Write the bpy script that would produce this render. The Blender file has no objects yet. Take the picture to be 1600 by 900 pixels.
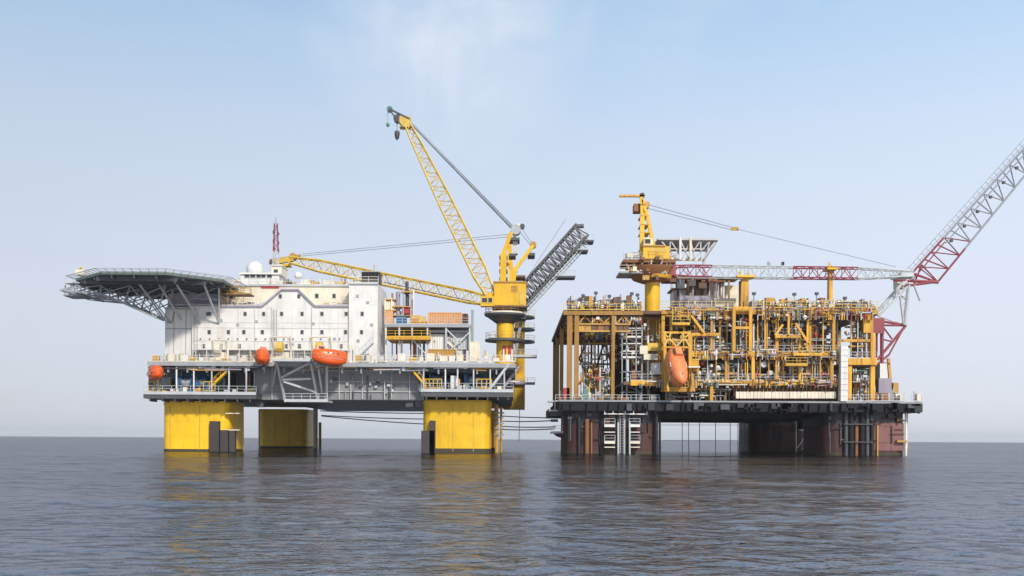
import bpy, math, random
import numpy as np
from mathutils import Vector, Matrix

SC = bpy.context.scene
COL = SC.collection
R = math.radians
rnd = random.Random(11)

# ------------------------------------------------------------------ camera
F = 1600.0                       # focal length in photo pixels
CAMH = 2.5                       # a small boat: eye height above the water
TILT = math.atan(10 / 1600)      # the horizon drops a little to the right
CT, ST = math.cos(TILT), math.sin(TILT)
cd = bpy.data.cameras.new('camera')
cam = bpy.data.objects.new('camera', cd)
COL.objects.link(cam)
cd.sensor_width = 36
cd.lens = 36
cd.shift_y = (686 - 450) / 1600
cd.clip_start = 0.1
cd.clip_end = 90000
m = Matrix(((CT, -ST, 0, 0), (0, 0, -1, 0), (ST, CT, 0, CAMH), (0, 0, 0, 1)))
cam.matrix_world = m
SC.camera = cam

# ------------------------------------------------------------------ sky, sun, exposure
SUN_EL, SUN_AZ = 34, 155         # azimuth clockwise from +Y: behind the camera, to the right
SC.view_settings.view_transform = 'Standard'
SC.view_settings.look = 'None'
SC.view_settings.exposure = 0.42
SC.view_settings.gamma = 1.0
w = bpy.data.worlds.new('World')
SC.world = w
w.use_nodes = True
nt = w.node_tree
nt.nodes.clear()
def N(t, kind, **kw):
    n = t.nodes.new(kind)
    for k, v in kw.items():
        setattr(n, k, v)
    return n
out = N(nt, 'ShaderNodeOutputWorld')
bg = N(nt, 'ShaderNodeBackground')
bg.inputs['Strength'].default_value = 0.1
sky = N(nt, 'ShaderNodeTexSky', sky_type='NISHITA', sun_disc=False)
sky.sun_elevation = R(SUN_EL)
sky.sun_rotation = R(SUN_AZ)
sky.air_density = 1.0
sky.dust_density = 1.0
sky.ozone_density = 1.5
geo = N(nt, 'ShaderNodeTexCoord')
sep = N(nt, 'ShaderNodeSeparateXYZ')
nt.links.new(geo.outputs['Generated'], sep.inputs[0])
hz = N(nt, 'ShaderNodeValToRGB')          # humid haze low over the sea, thinning with height
nt.links.new(sep.outputs['Z'], hz.inputs[0])
cr = hz.color_ramp
cr.interpolation = 'B_SPLINE'
SKYC = [(0.0, (5.15, 5.3, 5.75)), (0.10, (5.5, 5.8, 6.65)), (0.21, (5.2, 5.8, 6.8)), (0.31, (4.4, 5.45, 6.8)), (0.42, (2.7, 4.4, 6.4)), (1.0, (1.7, 2.5, 3.7))]
cr.elements[0].position = 0
cr.elements[1].position = 1
for p, c in SKYC[1:-1]:
    cr.elements.new(p)
for e, (p, c) in zip(cr.elements, SKYC):
    e.position = p
    e.color = (c[0] / 10, c[1] / 10, c[2] / 10, 1)
hzs = N(nt, 'ShaderNodeVectorMath', operation='SCALE')
hzs.inputs['Scale'].default_value = 10
nt.links.new(hz.outputs[0], hzs.inputs[0])
mixh = N(nt, 'ShaderNodeMixRGB')
mixh.inputs[0].default_value = 0.92
nt.links.new(sky.outputs[0], mixh.inputs[1])
nt.links.new(hzs.outputs[0], mixh.inputs[2])
side = N(nt, 'ShaderNodeMapRange')
side.inputs[1].default_value = -0.6
side.inputs[2].default_value = 0.6
side.inputs[3].default_value = 0.87
side.inputs[4].default_value = 1.13
nt.links.new(sep.outputs['X'], side.inputs[0])
hzx = N(nt, 'ShaderNodeVectorMath', operation='SCALE')
nt.links.new(hzs.outputs[0], hzx.inputs[0])
nt.links.new(side.outputs[0], hzx.inputs['Scale'])
nt.links.new(hzx.outputs[0], mixh.inputs[2])
# thin high cloud
mp = N(nt, 'ShaderNodeMapping')
mp.inputs['Scale'].default_value = (1.0, 1.0, 1.7)
nt.links.new(geo.outputs['Generated'], mp.inputs[0])
cn = N(nt, 'ShaderNodeTexNoise')
cn.inputs['Scale'].default_value = 2.6
cn.inputs['Detail'].default_value = 6
cn.inputs['Roughness'].default_value = 0.55
cn.inputs['Distortion'].default_value = 0.4
nt.links.new(mp.outputs[0], cn.inputs['Vector'])
cramp = N(nt, 'ShaderNodeValToRGB')
cramp.color_ramp.elements[0].position = 0.54
cramp.color_ramp.elements[0].color = (0, 0, 0, 1)
cramp.color_ramp.elements[1].position = 0.80
cramp.color_ramp.elements[1].color = (0.4, 0.4, 0.4, 1)
nt.links.new(cn.outputs[0], cramp.inputs[0])
# one faint puff of cloud upper centre of the view (a direction in the sky)
puff = N(nt, 'ShaderNodeVectorMath', operation='DOT_PRODUCT')
pd = Vector((-0.062, 1.0, 0.405)).normalized()
puff.inputs[1].default_value = pd
nt.links.new(geo.outputs['Generated'], puff.inputs[0])
pr = N(nt, 'ShaderNodeMapRange')
pr.inputs[1].default_value = 0.9905
pr.inputs[2].default_value = 1.0
pr.inputs[3].default_value = 0
pr.inputs[4].default_value = 0.85
nt.links.new(puff.outputs['Value'], pr.inputs[0])
pn = N(nt, 'ShaderNodeTexNoise')
pn.inputs['Scale'].default_value = 11
pn.inputs['Distortion'].default_value = 0.6
pn.inputs['Detail'].default_value = 6
nt.links.new(geo.outputs['Generated'], pn.inputs['Vector'])
pm = N(nt, 'ShaderNodeMath', operation='MULTIPLY')
nt.links.new(pr.outputs[0], pm.inputs[0])
pq = N(nt, 'ShaderNodeMapRange')
pq.inputs[1].default_value = 0.36
pq.inputs[2].default_value = 0.66
nt.links.new(pn.outputs[0], pq.inputs[0])
nt.links.new(pq.outputs[0], pm.inputs[1])
pa = N(nt, 'ShaderNodeMath', operation='ADD', use_clamp=True)
nt.links.new(pm.outputs[0], pa.inputs[0])
nt.links.new(cramp.outputs[0], pa.inputs[1])
mixc = N(nt, 'ShaderNodeMixRGB')
mixc.inputs[2].default_value = (5.6, 6.1, 7.0, 1)
nt.links.new(pa.outputs[0], mixc.inputs[0])
nt.links.new(mixh.outputs[0], mixc.inputs[1])
nt.links.new(mixc.outputs[0], bg.inputs[0])
nt.links.new(bg.outputs[0], out.inputs[0])

sl = bpy.data.lights.new('sun', 'SUN')
sl.energy = 2.8
sl.angle = R(5)
sl.color = (1, 0.94, 0.84)
so = bpy.data.objects.new('sun', sl)
COL.objects.link(so)
sd = Vector((math.sin(R(SUN_AZ)) * math.cos(R(SUN_EL)), math.cos(R(SUN_AZ)) * math.cos(R(SUN_EL)), math.sin(R(SUN_EL))))
so.rotation_euler = sd.to_track_quat('Z', 'Y').to_euler()
so.location = (60, -60, 120)

# ------------------------------------------------------------------ materials
M = {}
def paint(name, col, dirt=0.35, dcol=(0.10, 0.06, 0.035), rough=0.5, metal=0.0, streak=0.5, var=0.16, bump=0.0):
    """weathered paint: value patches, downward rust streaks, a little jitter from object to object"""
    mt = bpy.data.materials.new(name)
    mt.use_nodes = True
    t = mt.node_tree
    b = t.nodes['Principled BSDF']
    b.inputs['Roughness'].default_value = rough
    b.inputs['Metallic'].default_value = metal
    g = N(t, 'ShaderNodeNewGeometry')
    mpn = N(t, 'ShaderNodeMapping')
    mpn.inputs['Scale'].default_value = (1.7, 1.7, 0.13)
    t.links.new(g.outputs['Position'], mpn.inputs[0])
    n1 = N(t, 'ShaderNodeTexNoise')
    n1.inputs['Scale'].default_value = 1.0
    n1.inputs['Detail'].default_value = 6
    n1.inputs['Roughness'].default_value = 0.65
    t.links.new(mpn.outputs[0], n1.inputs['Vector'])
    r1 = N(t, 'ShaderNodeMapRange')
    r1.inputs[1].default_value = 0.62 - 0.2 * streak
    r1.inputs[2].default_value = 0.86 - 0.1 * streak
    r1.inputs[3].default_value = 0
    r1.inputs[4].default_value = dirt
    t.links.new(n1.outputs[0], r1.inputs[0])
    n2 = N(t, 'ShaderNodeTexNoise')
    n2.inputs['Scale'].default_value = 0.45
    n2.inputs['Detail'].default_value = 5
    t.links.new(g.outputs['Position'], n2.inputs['Vector'])
    oi = N(t, 'ShaderNodeObjectInfo')
    ad = N(t, 'ShaderNodeMath', operation='MULTIPLY_ADD')
    ad.inputs[1].default_value = var
    ad.inputs[2].default_value = 1 - var * 0.5
    t.links.new(oi.outputs['Random'], ad.inputs[0])
    a2 = N(t, 'ShaderNodeMath', operation='MULTIPLY_ADD')
    a2.inputs[1].default_value = 0.5
    t.links.new(n2.outputs[0], a2.inputs[0])
    s2 = N(t, 'ShaderNodeMath', operation='SUBTRACT')
    t.links.new(ad.outputs[0], s2.inputs[0])
    s2.inputs[1].default_value = 0.25
    t.links.new(s2.outputs[0], a2.inputs[2])
    hv = N(t, 'ShaderNodeHueSaturation')
    hv.inputs['Color'].default_value = (*col, 1)
    t.links.new(a2.outputs[0], hv.inputs['Value'])
    mx = N(t, 'ShaderNodeMixRGB')
    mx.inputs[2].default_value = (*dcol, 1)
    t.links.new(r1.outputs[0], mx.inputs[0])
    t.links.new(hv.outputs[0], mx.inputs[1])
    t.links.new(mx.outputs[0], b.inputs['Base Color'])
    if bump:
        bp = N(t, 'ShaderNodeBump')
        bp.inputs['Distance'].default_value = bump
        bp.inputs['Strength'].default_value = 0.6
        t.links.new(n2.outputs[0], bp.inputs['Height'])
        t.links.new(bp.outputs[0], b.inputs['Normal'])
    M[name] = mt
    return mt
RUST = (0.16, 0.06, 0.02)
paint('yellow', (0.80, 0.47, 0.006), 0.5, (0.30, 0.14, 0.02), 0.45, streak=0.5, bump=0.03)
paint('crane_yellow', (0.76, 0.43, 0.010), 0.5, (0.30, 0.15, 0.03), 0.42)
paint('boom_yellow', (0.66, 0.44, 0.07), 0.35, (0.25, 0.16, 0.06), 0.5)
paint('frame_yellow', (0.67, 0.34, 0.025), 0.85, (0.19, 0.08, 0.025), 0.55, streak=0.85, var=0.45)
paint('ochre', (0.50, 0.28, 0.06), 0.6, RUST, 0.6, var=0.35)
paint('white', (0.72, 0.695, 0.665), 0.45, (0.36, 0.26, 0.18), 0.5, streak=0.5, var=0.06)
paint('cream', (0.74, 0.66, 0.52), 0.3, (0.36, 0.26, 0.16), 0.55)
paint('grey', (0.30, 0.31, 0.32), 0.4, (0.14, 0.11, 0.09), 0.55)
paint('pale_grey', (0.50, 0.51, 0.52), 0.35, (0.22, 0.17, 0.13), 0.55)
paint('shade_ochre', (0.36, 0.185, 0.035), 0.7, (0.12, 0.05, 0.02), 0.65, streak=0.8, var=0.3)  # brown of the left bay's shade put into the paint, under rust streaks
paint('hull_grey', (0.21, 0.212, 0.217), 0.45, (0.13, 0.11, 0.10), 0.5, streak=0.6)
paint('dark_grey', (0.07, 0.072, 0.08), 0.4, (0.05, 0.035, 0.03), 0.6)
paint('deck_green', (0.16, 0.19, 0.17), 0.3, (0.10, 0.09, 0.08), 0.65)
paint('black', (0.008, 0.008, 0.012), 0.5, (0.022, 0.014, 0.014), 0.85)
paint('blackish', (0.016, 0.017, 0.021), 0.6, (0.05, 0.024, 0.024), 0.5, streak=0.7)
paint('maroon', (0.095, 0.024, 0.022), 0.9, (0.010, 0.009, 0.011), 0.65, streak=1.5, bump=0.02)
paint('lit_maroon', (0.22, 0.09, 0.085), 0.8, (0.07, 0.035, 0.035), 0.6, streak=0.6, bump=0.02)  # lighter maroon: sunlight on the column end put into the colour
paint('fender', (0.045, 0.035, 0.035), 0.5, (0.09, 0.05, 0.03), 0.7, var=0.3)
paint('brown', (0.15, 0.08, 0.05), 0.5, (0.05, 0.03, 0.02), 0.7, var=0.3)
paint('rust', (0.26, 0.11, 0.04), 0.5, (0.10, 0.04, 0.02), 0.75, var=0.3)
paint('red', (0.42, 0.035, 0.04), 0.35, (0.14, 0.03, 0.03), 0.5)
paint('boom_red', (0.27, 0.045, 0.06), 0.35, (0.20, 0.08, 0.09), 0.5)
paint('orange', (0.78, 0.105, 0.012), 0.22, (0.45, 0.10, 0.03), 0.35)
paint('old_orange', (0.80, 0.22, 0.07), 0.30, (0.5, 0.22, 0.12), 0.45)
paint('box_orange', (0.66, 0.34, 0.15), 0.35, (0.40, 0.20, 0.10), 0.55)
paint('blue', (0.03, 0.12, 0.26), 0.35, (0.03, 0.04, 0.06), 0.5)
paint('teal', (0.10, 0.22, 0.22), 0.4, (0.08, 0.06, 0.05), 0.5)
paint('lilac_grey', (0.34, 0.31, 0.38), 0.4, (0.15, 0.11, 0.10), 0.55, var=0.3)
paint('steel', (0.42, 0.43, 0.45), 0.35, (0.16, 0.12, 0.10), 0.4, metal=0.4)
paint('gang_grey', (0.13, 0.125, 0.13), 0.4, (0.06, 0.05, 0.045), 0.6, var=0.5)
paint('cable', (0.30, 0.32, 0.36), 0.2, (0.12, 0.12, 0.13), 0.6)  # wire grey lightened so the colour carries the haze
paint('rope', (0.20, 0.19, 0.18), 0.3, (0.08, 0.07, 0.06), 0.9)
paint('glass', (0.045, 0.05, 0.055), 0.1, (0.03, 0.03, 0.03), 0.12, var=0.5)
paint('green_block', (0.10, 0.26, 0.13), 0.3, (0.05, 0.08, 0.05), 0.5)
paint('algae', (0.045, 0.04, 0.018), 0.5, (0.02, 0.018, 0.012), 0.7)

# ------------------------------------------------------------------ geometry helpers
def W(px, py, Y):
    """where the sight line through a photo pixel meets the upright plane Y metres out"""
    dx, dy = px - 800, py - 686
    u = dx * CT + dy * ST
    v = -dx * ST + dy * CT
    return Vector((u * Y / F, Y, CAMH - v * Y / F))

class MB:
    def __init__(s):
        s.v = []
        s.f = []
    def add(s, vs, fs):
        b = len(s.v)
        s.v += [tuple(v) for v in vs]
        s.f += [tuple(i + b for i in f) for f in fs]
        return s
    def hexa(s, p):
        return s.add(p, [(0, 3, 2, 1), (4, 5, 6, 7), (0, 1, 5, 4), (1, 2, 6, 5), (2, 3, 7, 6), (3, 0, 4, 7)])
    def box(s, a, b):
        x0, x1 = sorted((a[0], b[0])); y0, y1 = sorted((a[1], b[1])); z0, z1 = sorted((a[2], b[2]))
        return s.hexa([(x0, y0, z0), (x1, y0, z0), (x1, y1, z0), (x0, y1, z0), (x0, y0, z1), (x1, y0, z1), (x1, y1, z1), (x0, y1, z1)])
    def bar(s, p0, p1, w, h=None):
        p0, p1 = Vector(p0), Vector(p1)
        h = w if h is None else h
        d = (p1 - p0)
        if d.length < 1e-5:
            return s
        d.normalize()
        up = Vector((0, 0, 1)) if abs(d.z) < 0.95 else Vector((0, 1, 0))
        a = d.cross(up).normalized() * (w / 2)
        c = a.cross(d).normalized() * (h / 2)
        return s.hexa([p0 - a - c, p0 + a - c, p0 + a + c, p0 - a + c, p1 - a - c, p1 + a - c, p1 + a + c, p1 - a + c])
    def tube(s, p0, p1, r0, r1=None, n=8):
        p0, p1 = Vector(p0), Vector(p1)
        r1 = r0 if r1 is None else r1
        d = (p1 - p0).normalized()
        up = Vector((0, 0, 1)) if abs(d.z) < 0.95 else Vector((0, 1, 0))
        a = d.cross(up).normalized()
        c = a.cross(d)
        vs = []
        for p, r in ((p0, r0), (p1, r1)):
            for i in range(n):
                t = 2 * math.pi * i / n
                vs.append(p + a * (r * math.cos(t)) + c * (r * math.sin(t)))
        fs = [(i, (i + 1) % n, n + (i + 1) % n, n + i) for i in range(n)]
        fs += [tuple(range(n - 1, -1, -1)), tuple(range(n, 2 * n))]
        return s.add(vs, fs)
    def sweep(s, pts, r, n=6):
        pts = [Vector(p) for p in pts]
        rings = []
        for k, p in enumerate(pts):
            d = (pts[min(k + 1, len(pts) - 1)] - pts[max(k - 1, 0)]).normalized()
            up = Vector((0, 0, 1)) if abs(d.z) < 0.95 else Vector((0, 1, 0))
            a = d.cross(up).normalized(); c = a.cross(d)
            rings.append([p + a * (r * math.cos(2 * math.pi * i / n)) + c * (r * math.sin(2 * math.pi * i / n)) for i in range(n)])
        return s.loft(rings)
    def loft(s, rings, caps=True):
        n = len(rings[0])
        vs = [v for r in rings for v in r]
        fs = []
        for k in range(len(rings) - 1):
            for i in range(n):
                fs.append((k * n + i, k * n + (i + 1) % n, (k + 1) * n + (i + 1) % n, (k + 1) * n + i))
        if caps:
            fs.append(tuple(range(n - 1, -1, -1)))
            fs.append(tuple((len(rings) - 1) * n + i for i in range(n)))
        return s.add(vs, fs)
    def lathe(s, c, prof, n=20, ax='z'):
        c = Vector(c)
        rings = []
        for r, h in prof:
            ring = []
            for i in range(n):
                t = 2 * math.pi * i / n
                o = Vector((r * math.cos(t), r * math.sin(t), h)) if ax == 'z' else (Vector((h, r * math.cos(t), r * math.sin(t))) if ax == 'x' else Vector((r * math.sin(t), h, r * math.cos(t))))
                ring.append(c + o)
            rings.append(ring)
        return s.loft(rings)
    def prism(s, pts, y0, y1):
        """outline in x,z extruded in y (outline counter-clockwise seen from the front)"""
        n = len(pts)
        vs = [(x, y0, z) for x, z in pts] + [(x, y1, z) for x, z in pts]
        fs = [(i, i + n, (i + 1) % n + n, (i + 1) % n) for i in range(n)] + [tuple(range(n)), tuple(range(2 * n - 1, n - 1, -1))]
        return s.add(vs, fs)
    def prismz(s, pts, z0, z1):
        n = len(pts)
        vs = [(x, y, z0) for x, y in pts] + [(x, y, z1) for x, y in pts]
        fs = [(i, (i + 1) % n, (i + 1) % n + n, i + n) for i in range(n)] + [tuple(range(n - 1, -1, -1)), tuple(range(n, 2 * n))]
        return s.add(vs, fs)

WP = {}
def mesh_of(name, mb, mat, c=(0, 0, 0), smooth=False):
    me = bpy.data.meshes.new(name)
    c = Vector(c)
    me.from_pydata([(v[0] - c.x, v[1] - c.y, v[2] - c.z) for v in mb.v], [], mb.f)
    me.materials.append(M[mat])
    if smooth:
        me.shade_smooth()
        me.set_sharp_from_angle(angle=R(38))
    return me
def link(name, me, pos, parent=None):
    o = bpy.data.objects.new(name, me)
    COL.objects.link(o)
    pos = Vector(pos)
    if parent is not None:
        o.parent = parent
        o.location = pos - WP[parent.name]
    else:
        o.location = pos
    WP[o.name] = pos
    return o
def part(name, mb, mat, parent, smooth=False, label=None, kind=None):
    a = np.array(mb.v)
    c = (a.min(0) + a.max(0)) / 2
    if parent is None:
        c[2] = a[:, 2].min()
    o = link(name, mesh_of(name, mb, mat, c, smooth), c, parent)
    if label:
        o['label'] = label
    if kind:
        o['kind'] = kind
    return o
def tag(o, label, cat, group=None):
    o['label'] = label
    o['category'] = cat
    if group:
        o['group'] = group
    return o
def thing(name, label, cat, pos, group=None):
    o = bpy.data.objects.new(name, None)
    COL.objects.link(o)
    o.empty_display_size = 0.5
    o.location = Vector(pos)
    WP[o.name] = Vector(pos)
    return tag(o, label, cat, group)
def PB(mb, x0, x1, y0, y1, Y, d):
    xm, ym = (x0 + x1) / 2, (y0 + y1) / 2
    a = W(x0, ym, Y).x; b = W(x1, ym, Y).x
    t = W(xm, y0, Y).z; u = W(xm, y1, Y).z
    return mb.box((a, Y, u), (b, Y + d, t))
def pbox(name, x0, x1, y0, y1, Y, d, mat, parent, **k):
    return part(name, PB(MB(), x0, x1, y0, y1, Y, d), mat, parent, **k)
def pbar(name, p, q, wd, mat, parent, h=None, **k):
    return part(name, MB().bar(W(*p), W(*q), wd, h), mat, parent, **k)
def ptube(name, p, q, r, mat, parent, r1=None, n=8, **k):
    return part(name, MB().tube(W(*p), W(*q), r, r1, n), mat, parent, smooth=True, **k)
def rail(mb, p0, p1, h=1.1, step=1.6, r=0.035):
    p0, p1 = Vector(p0), Vector(p1)
    L = (p1 - p0).length
    n = max(1, int(round(L / step)))
    u = Vector((0, 0, h))
    for i in range(n + 1):
        p = p0.lerp(p1, i / n)
        mb.bar(p, p + u, r * 2)
    mb.bar(p0 + u, p1 + u, r * 2)
    mb.bar(p0 + u * 0.55, p1 + u * 0.55, r * 1.6)
    mb.bar(p0 + u * 0.06, p1 + u * 0.06, 0.02, 0.14)
    return mb
def prail(p, q, parent, mat='pale_grey', **k):
    return part('handrail', rail(MB(), W(*p), W(*q), **k), mat, parent)
def rsq(cx, cy, hx, hy, r, n=6):
    pts = []
    for sx, sy, a0 in ((1, -1, -90), (1, 1, 0), (-1, 1, 90), (-1, -1, 180)):
        for i in range(n + 1):
            a = R(a0 + 90 * i / n)
            pts.append((cx + sx * (hx - r) + r * math.cos(a), cy + sy * (hy - r) + r * math.sin(a)))
    return pts
def interp(tab, t):
    for (a, x), (b, y) in zip(tab, tab[1:]):
        if t <= b:
            return x + (y - x) * (t - a) / (b - a)
    return tab[-1][1]

def lattice(parent, A, B, wt, dt, nb, mat, rc, rb, chord='chord', brace='brace', faces='fbtu', post=True, nn=6):
    """four-chord truss between A and B; wt, dt give width in the x-z plane and depth along y against t"""
    A, B = Vector(A), Vector(B)
    d = (B - A).normalized()
    n = Vector((-d.z, 0, d.x)).normalized()
    y = Vector((0, 1, 0))
    mats = mat if callable(mat) else (lambda t: mat)
    ts = [i / nb for i in range(nb + 1)]
    def P(t, sn, sy):
        return A.lerp(B, t) + n * (sn * interp(wt, t) / 2) + y * (sy * interp(dt, t) / 2)
    # chords, one run per colour and per taper
    marks = sorted(set([0, 1] + [t for t, _ in wt] + [ts[i] for i in range(1, nb) if mats((ts[i - 1] + ts[i]) / 2) != mats((ts[i] + ts[i + 1]) / 2)]))
    for sn in (-1, 1):
        for sy in (-1, 1):
            for a, b in zip(marks, marks[1:]):
                part(chord, MB().tube(P(a, sn, sy), P(b, sn, sy), rc, n=nn), mats((a + b) / 2), parent, smooth=True)
    for i in range(nb):
        a, b = ts[i], ts[i + 1]
        mm = mats((a + b) / 2)
        s = 1 if i % 2 else -1
        if 'f' in faces:
            part(brace, MB().tube(P(a, s, -1), P(b, -s, -1), rb, n=5), mm, parent, smooth=True)
        if 'b' in faces:
            part(brace, MB().tube(P(a, -s, 1), P(b, s, 1), rb, n=5), mm, parent, smooth=True)
        if 't' in faces:
            part(brace, MB().tube(P(a, 1, s), P(b, 1, -s), rb, n=5), mm, parent, smooth=True)
        if 'u' in faces:
            part(brace, MB().tube(P(a, -1, s), P(b, -1, -s), rb, n=5), mm, parent, smooth=True)
        if post and i:
            part(brace, MB().tube(P(a, -1, -1), P(a, 1, -1), rb, n=5), mm, parent, smooth=True)

_win = {}
def window(x, y, Y, wd, ht, parent, fm='grey'):
    key = (wd, ht, fm)
    if key not in _win:
        fr = MB()
        t = 0.09
        for a, b in (((-wd / 2 - t, -0.06, ht / 2), (wd / 2 + t, 0.05, ht / 2 + t)), ((-wd / 2 - t, -0.06, -ht / 2 - t), (wd / 2 + t, 0.05, -ht / 2)),
                     ((-wd / 2 - t, -0.06, -ht / 2), (-wd / 2, 0.05, ht / 2)), ((wd / 2, -0.06, -ht / 2), (wd / 2 + t, 0.05, ht / 2))):
            fr.box(a, b)
        pn_ = MB().box((-wd / 2, -0.02, -ht / 2), (wd / 2, 0.04, ht / 2))
        _win[key] = (mesh_of('window', fr, fm), mesh_of('pane', pn_, 'glass'))
    p = W(x, y, Y)
    o = link('window', _win[key][0], p, parent)
    link('pane', _win[key][1], p, o)
    return o

# ------------------------------------------------------------------ sea
def build_sea():
    rg = np.random.RandomState(5)
    rows = list(np.linspace(0.5, 20, 8)) + list(20 * (1100 / 20) ** (np.arange(1, 1080) / 1079.0)) + list(1100 * (12000 / 1100) ** (np.arange(1, 26) / 25.0))
    rows = np.array(rows)
    dense = np.linspace(-R(52), R(52), 680)
    coarse = np.linspace(R(52), 2 * math.pi - R(52), 60)[1:-1]
    ang = np.concatenate([dense, coarse])
    na, nr = len(ang), len(rows)
    rr, aa = np.meshgrid(rows, ang, indexing='ij')
    x = rr * np.sin(aa)
    y = -20 + rr * np.cos(aa)
    cell = np.maximum(rr * (R(104) / 680), np.gradient(rows)[:, None] * 1.0)
    z = np.zeros_like(x)
    for i in range(110):
        lam = 0.4 * (5.5 / 0.4) ** rg.rand()
        k = 2 * math.pi / lam
        th = rg.normal(R(262), R(45))
        slope = 0.0105 * (1.45 if lam < 1.4 else 0.7)
        amp = slope / k
        fade = np.clip((lam / cell - 2.2) / 2.5, 0, 1)
        ph = k * (x * math.cos(th) + y * math.sin(th)) + rg.rand() * 6.283
        z += fade * amp * np.cos(ph)
    for i in range(8):
        lam = rg.uniform(9, 20)
        k = 2 * math.pi / lam
        th = rg.normal(R(258), R(25))
        z += np.clip((lam / cell - 2.2) / 2.5, 0, 1) * (0.009 / k) * np.cos(k * (x * math.cos(th) + y * math.sin(th)) + rg.rand() * 6.283)
    # slow patches of calmer and rougher water
    pat = 0.75 + 0.35 * np.sin(x / 37 + 1.3 * np.sin(y / 51)) * np.sin(y / 23 + 0.8 * np.sin(x / 61))
    z *= pat
    z[np.abs(aa) > R(52)] *= 0.4
    vs = np.stack([x.ravel(), y.ravel(), z.ravel()], 1).astype(np.float32)
    idx = np.arange(nr * na).reshape(nr, na)
    nx = np.roll(idx, -1, axis=1)
    q = np.stack([idx[:-1], nx[:-1], nx[1:], idx[1:]], -1).reshape(-1, 4)
    q = q[:, ::-1]
    me = bpy.data.meshes.new('sea')
    me.vertices.add(len(vs)); me.vertices.foreach_set('co', vs.ravel())
    me.loops.add(q.size); me.loops.foreach_set('vertex_index', q.ravel().astype(np.int32))
    me.polygons.add(len(q)); me.polygons.foreach_set('loop_start', (np.arange(len(q)) * 4).astype(np.int32))
    me.update(calc_edges=True)
    me.shade_smooth()
    mt = bpy.data.materials.new('sea_water')
    mt.use_nodes = True
    t = mt.node_tree
    t.nodes.remove(t.nodes['Principled BSDF'])
    df = N(t, 'ShaderNodeBsdfDiffuse'); df.inputs['Color'].default_value = (0.013, 0.0105, 0.009, 1)
    gl = N(t, 'ShaderNodeBsdfGlossy'); gl.inputs['Roughness'].default_value = 0.045
    gl.inputs['Color'].default_value = (0.94, 0.95, 1.0, 1)
    fr = N(t, 'ShaderNodeFresnel'); fr.inputs['IOR'].default_value = 1.33
    fp = N(t, 'ShaderNodeMath', operation='POWER'); fp.inputs[1].default_value = 2.3   # ripples too small to model: a rough sea mirrors less than a flat one
    fm = N(t, 'ShaderNodeMath', operation='MULTIPLY'); fm.inputs[1].default_value = 0.42
    t.links.new(fr.outputs[0], fp.inputs[0])
    t.links.new(fp.outputs[0], fm.inputs[0])
    ms = N(t, 'ShaderNodeMixShader')
    t.links.new(fm.outputs[0], ms.inputs[0]); t.links.new(df.outputs[0], ms.inputs[1]); t.links.new(gl.outputs[0], ms.inputs[2])
    t.links.new(ms.outputs[0], t.nodes['Material Output'].inputs['Surface'])
    g = N(t, 'ShaderNodeNewGeometry')
    def noise(sc, det, stretch):
        mpn = N(t, 'ShaderNodeMapping')
        mpn.inputs['Scale'].default_value = stretch
        mpn.inputs['Rotation'].default_value = (0, 0, R(-14))
        t.links.new(g.outputs['Position'], mpn.inputs[0])
        n = N(t, 'ShaderNodeTexNoise')
        n.inputs['Scale'].default_value = sc
        n.inputs['Detail'].default_value = det
        n.inputs['Roughness'].default_value = 0.6
        t.links.new(mpn.outputs[0], n.inputs['Vector'])
        return n
    a = noise(0.55, 4, (0.8, 1.2, 1)); c = noise(2.6, 3, (0.8, 1.2, 1))
    b1 = N(t, 'ShaderNodeBump'); b1.inputs['Distance'].default_value = 0.20; b1.inputs['Strength'].default_value = 0.7
    b2 = N(t, 'ShaderNodeBump'); b2.inputs['Distance'].default_value = 0.10; b2.inputs['Strength'].default_value = 0.7
    wp = noise(0.03, 3, (0.35, 1.6, 1))                 # patches of breeze: calmer and rougher water
    wr = N(t, 'ShaderNodeMapRange'); wr.inputs[1].default_value = 0.35; wr.inputs[2].default_value = 0.65; wr.inputs[3].default_value = 0.25; wr.inputs[4].default_value = 1.0
    t.links.new(wp.outputs[0], wr.inputs[0])
    t.links.new(wr.outputs[0], b1.inputs['Strength']); t.links.new(wr.outputs[0], b2.inputs['Strength'])
    t.links.new(a.outputs[0], b1.inputs['Height'])
    t.links.new(c.outputs[0], b2.inputs['Height'])
    t.links.new(b1.outputs[0], b2.inputs['Normal'])
    for q_ in (df, gl, fr):
        t.links.new(b2.outputs[0], q_.inputs['Normal'])
    me.materials.append(mt)
    o = bpy.data.objects.new('sea', me)
    COL.objects.link(o)
    o['kind'] = 'structure'
build_sea()

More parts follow.
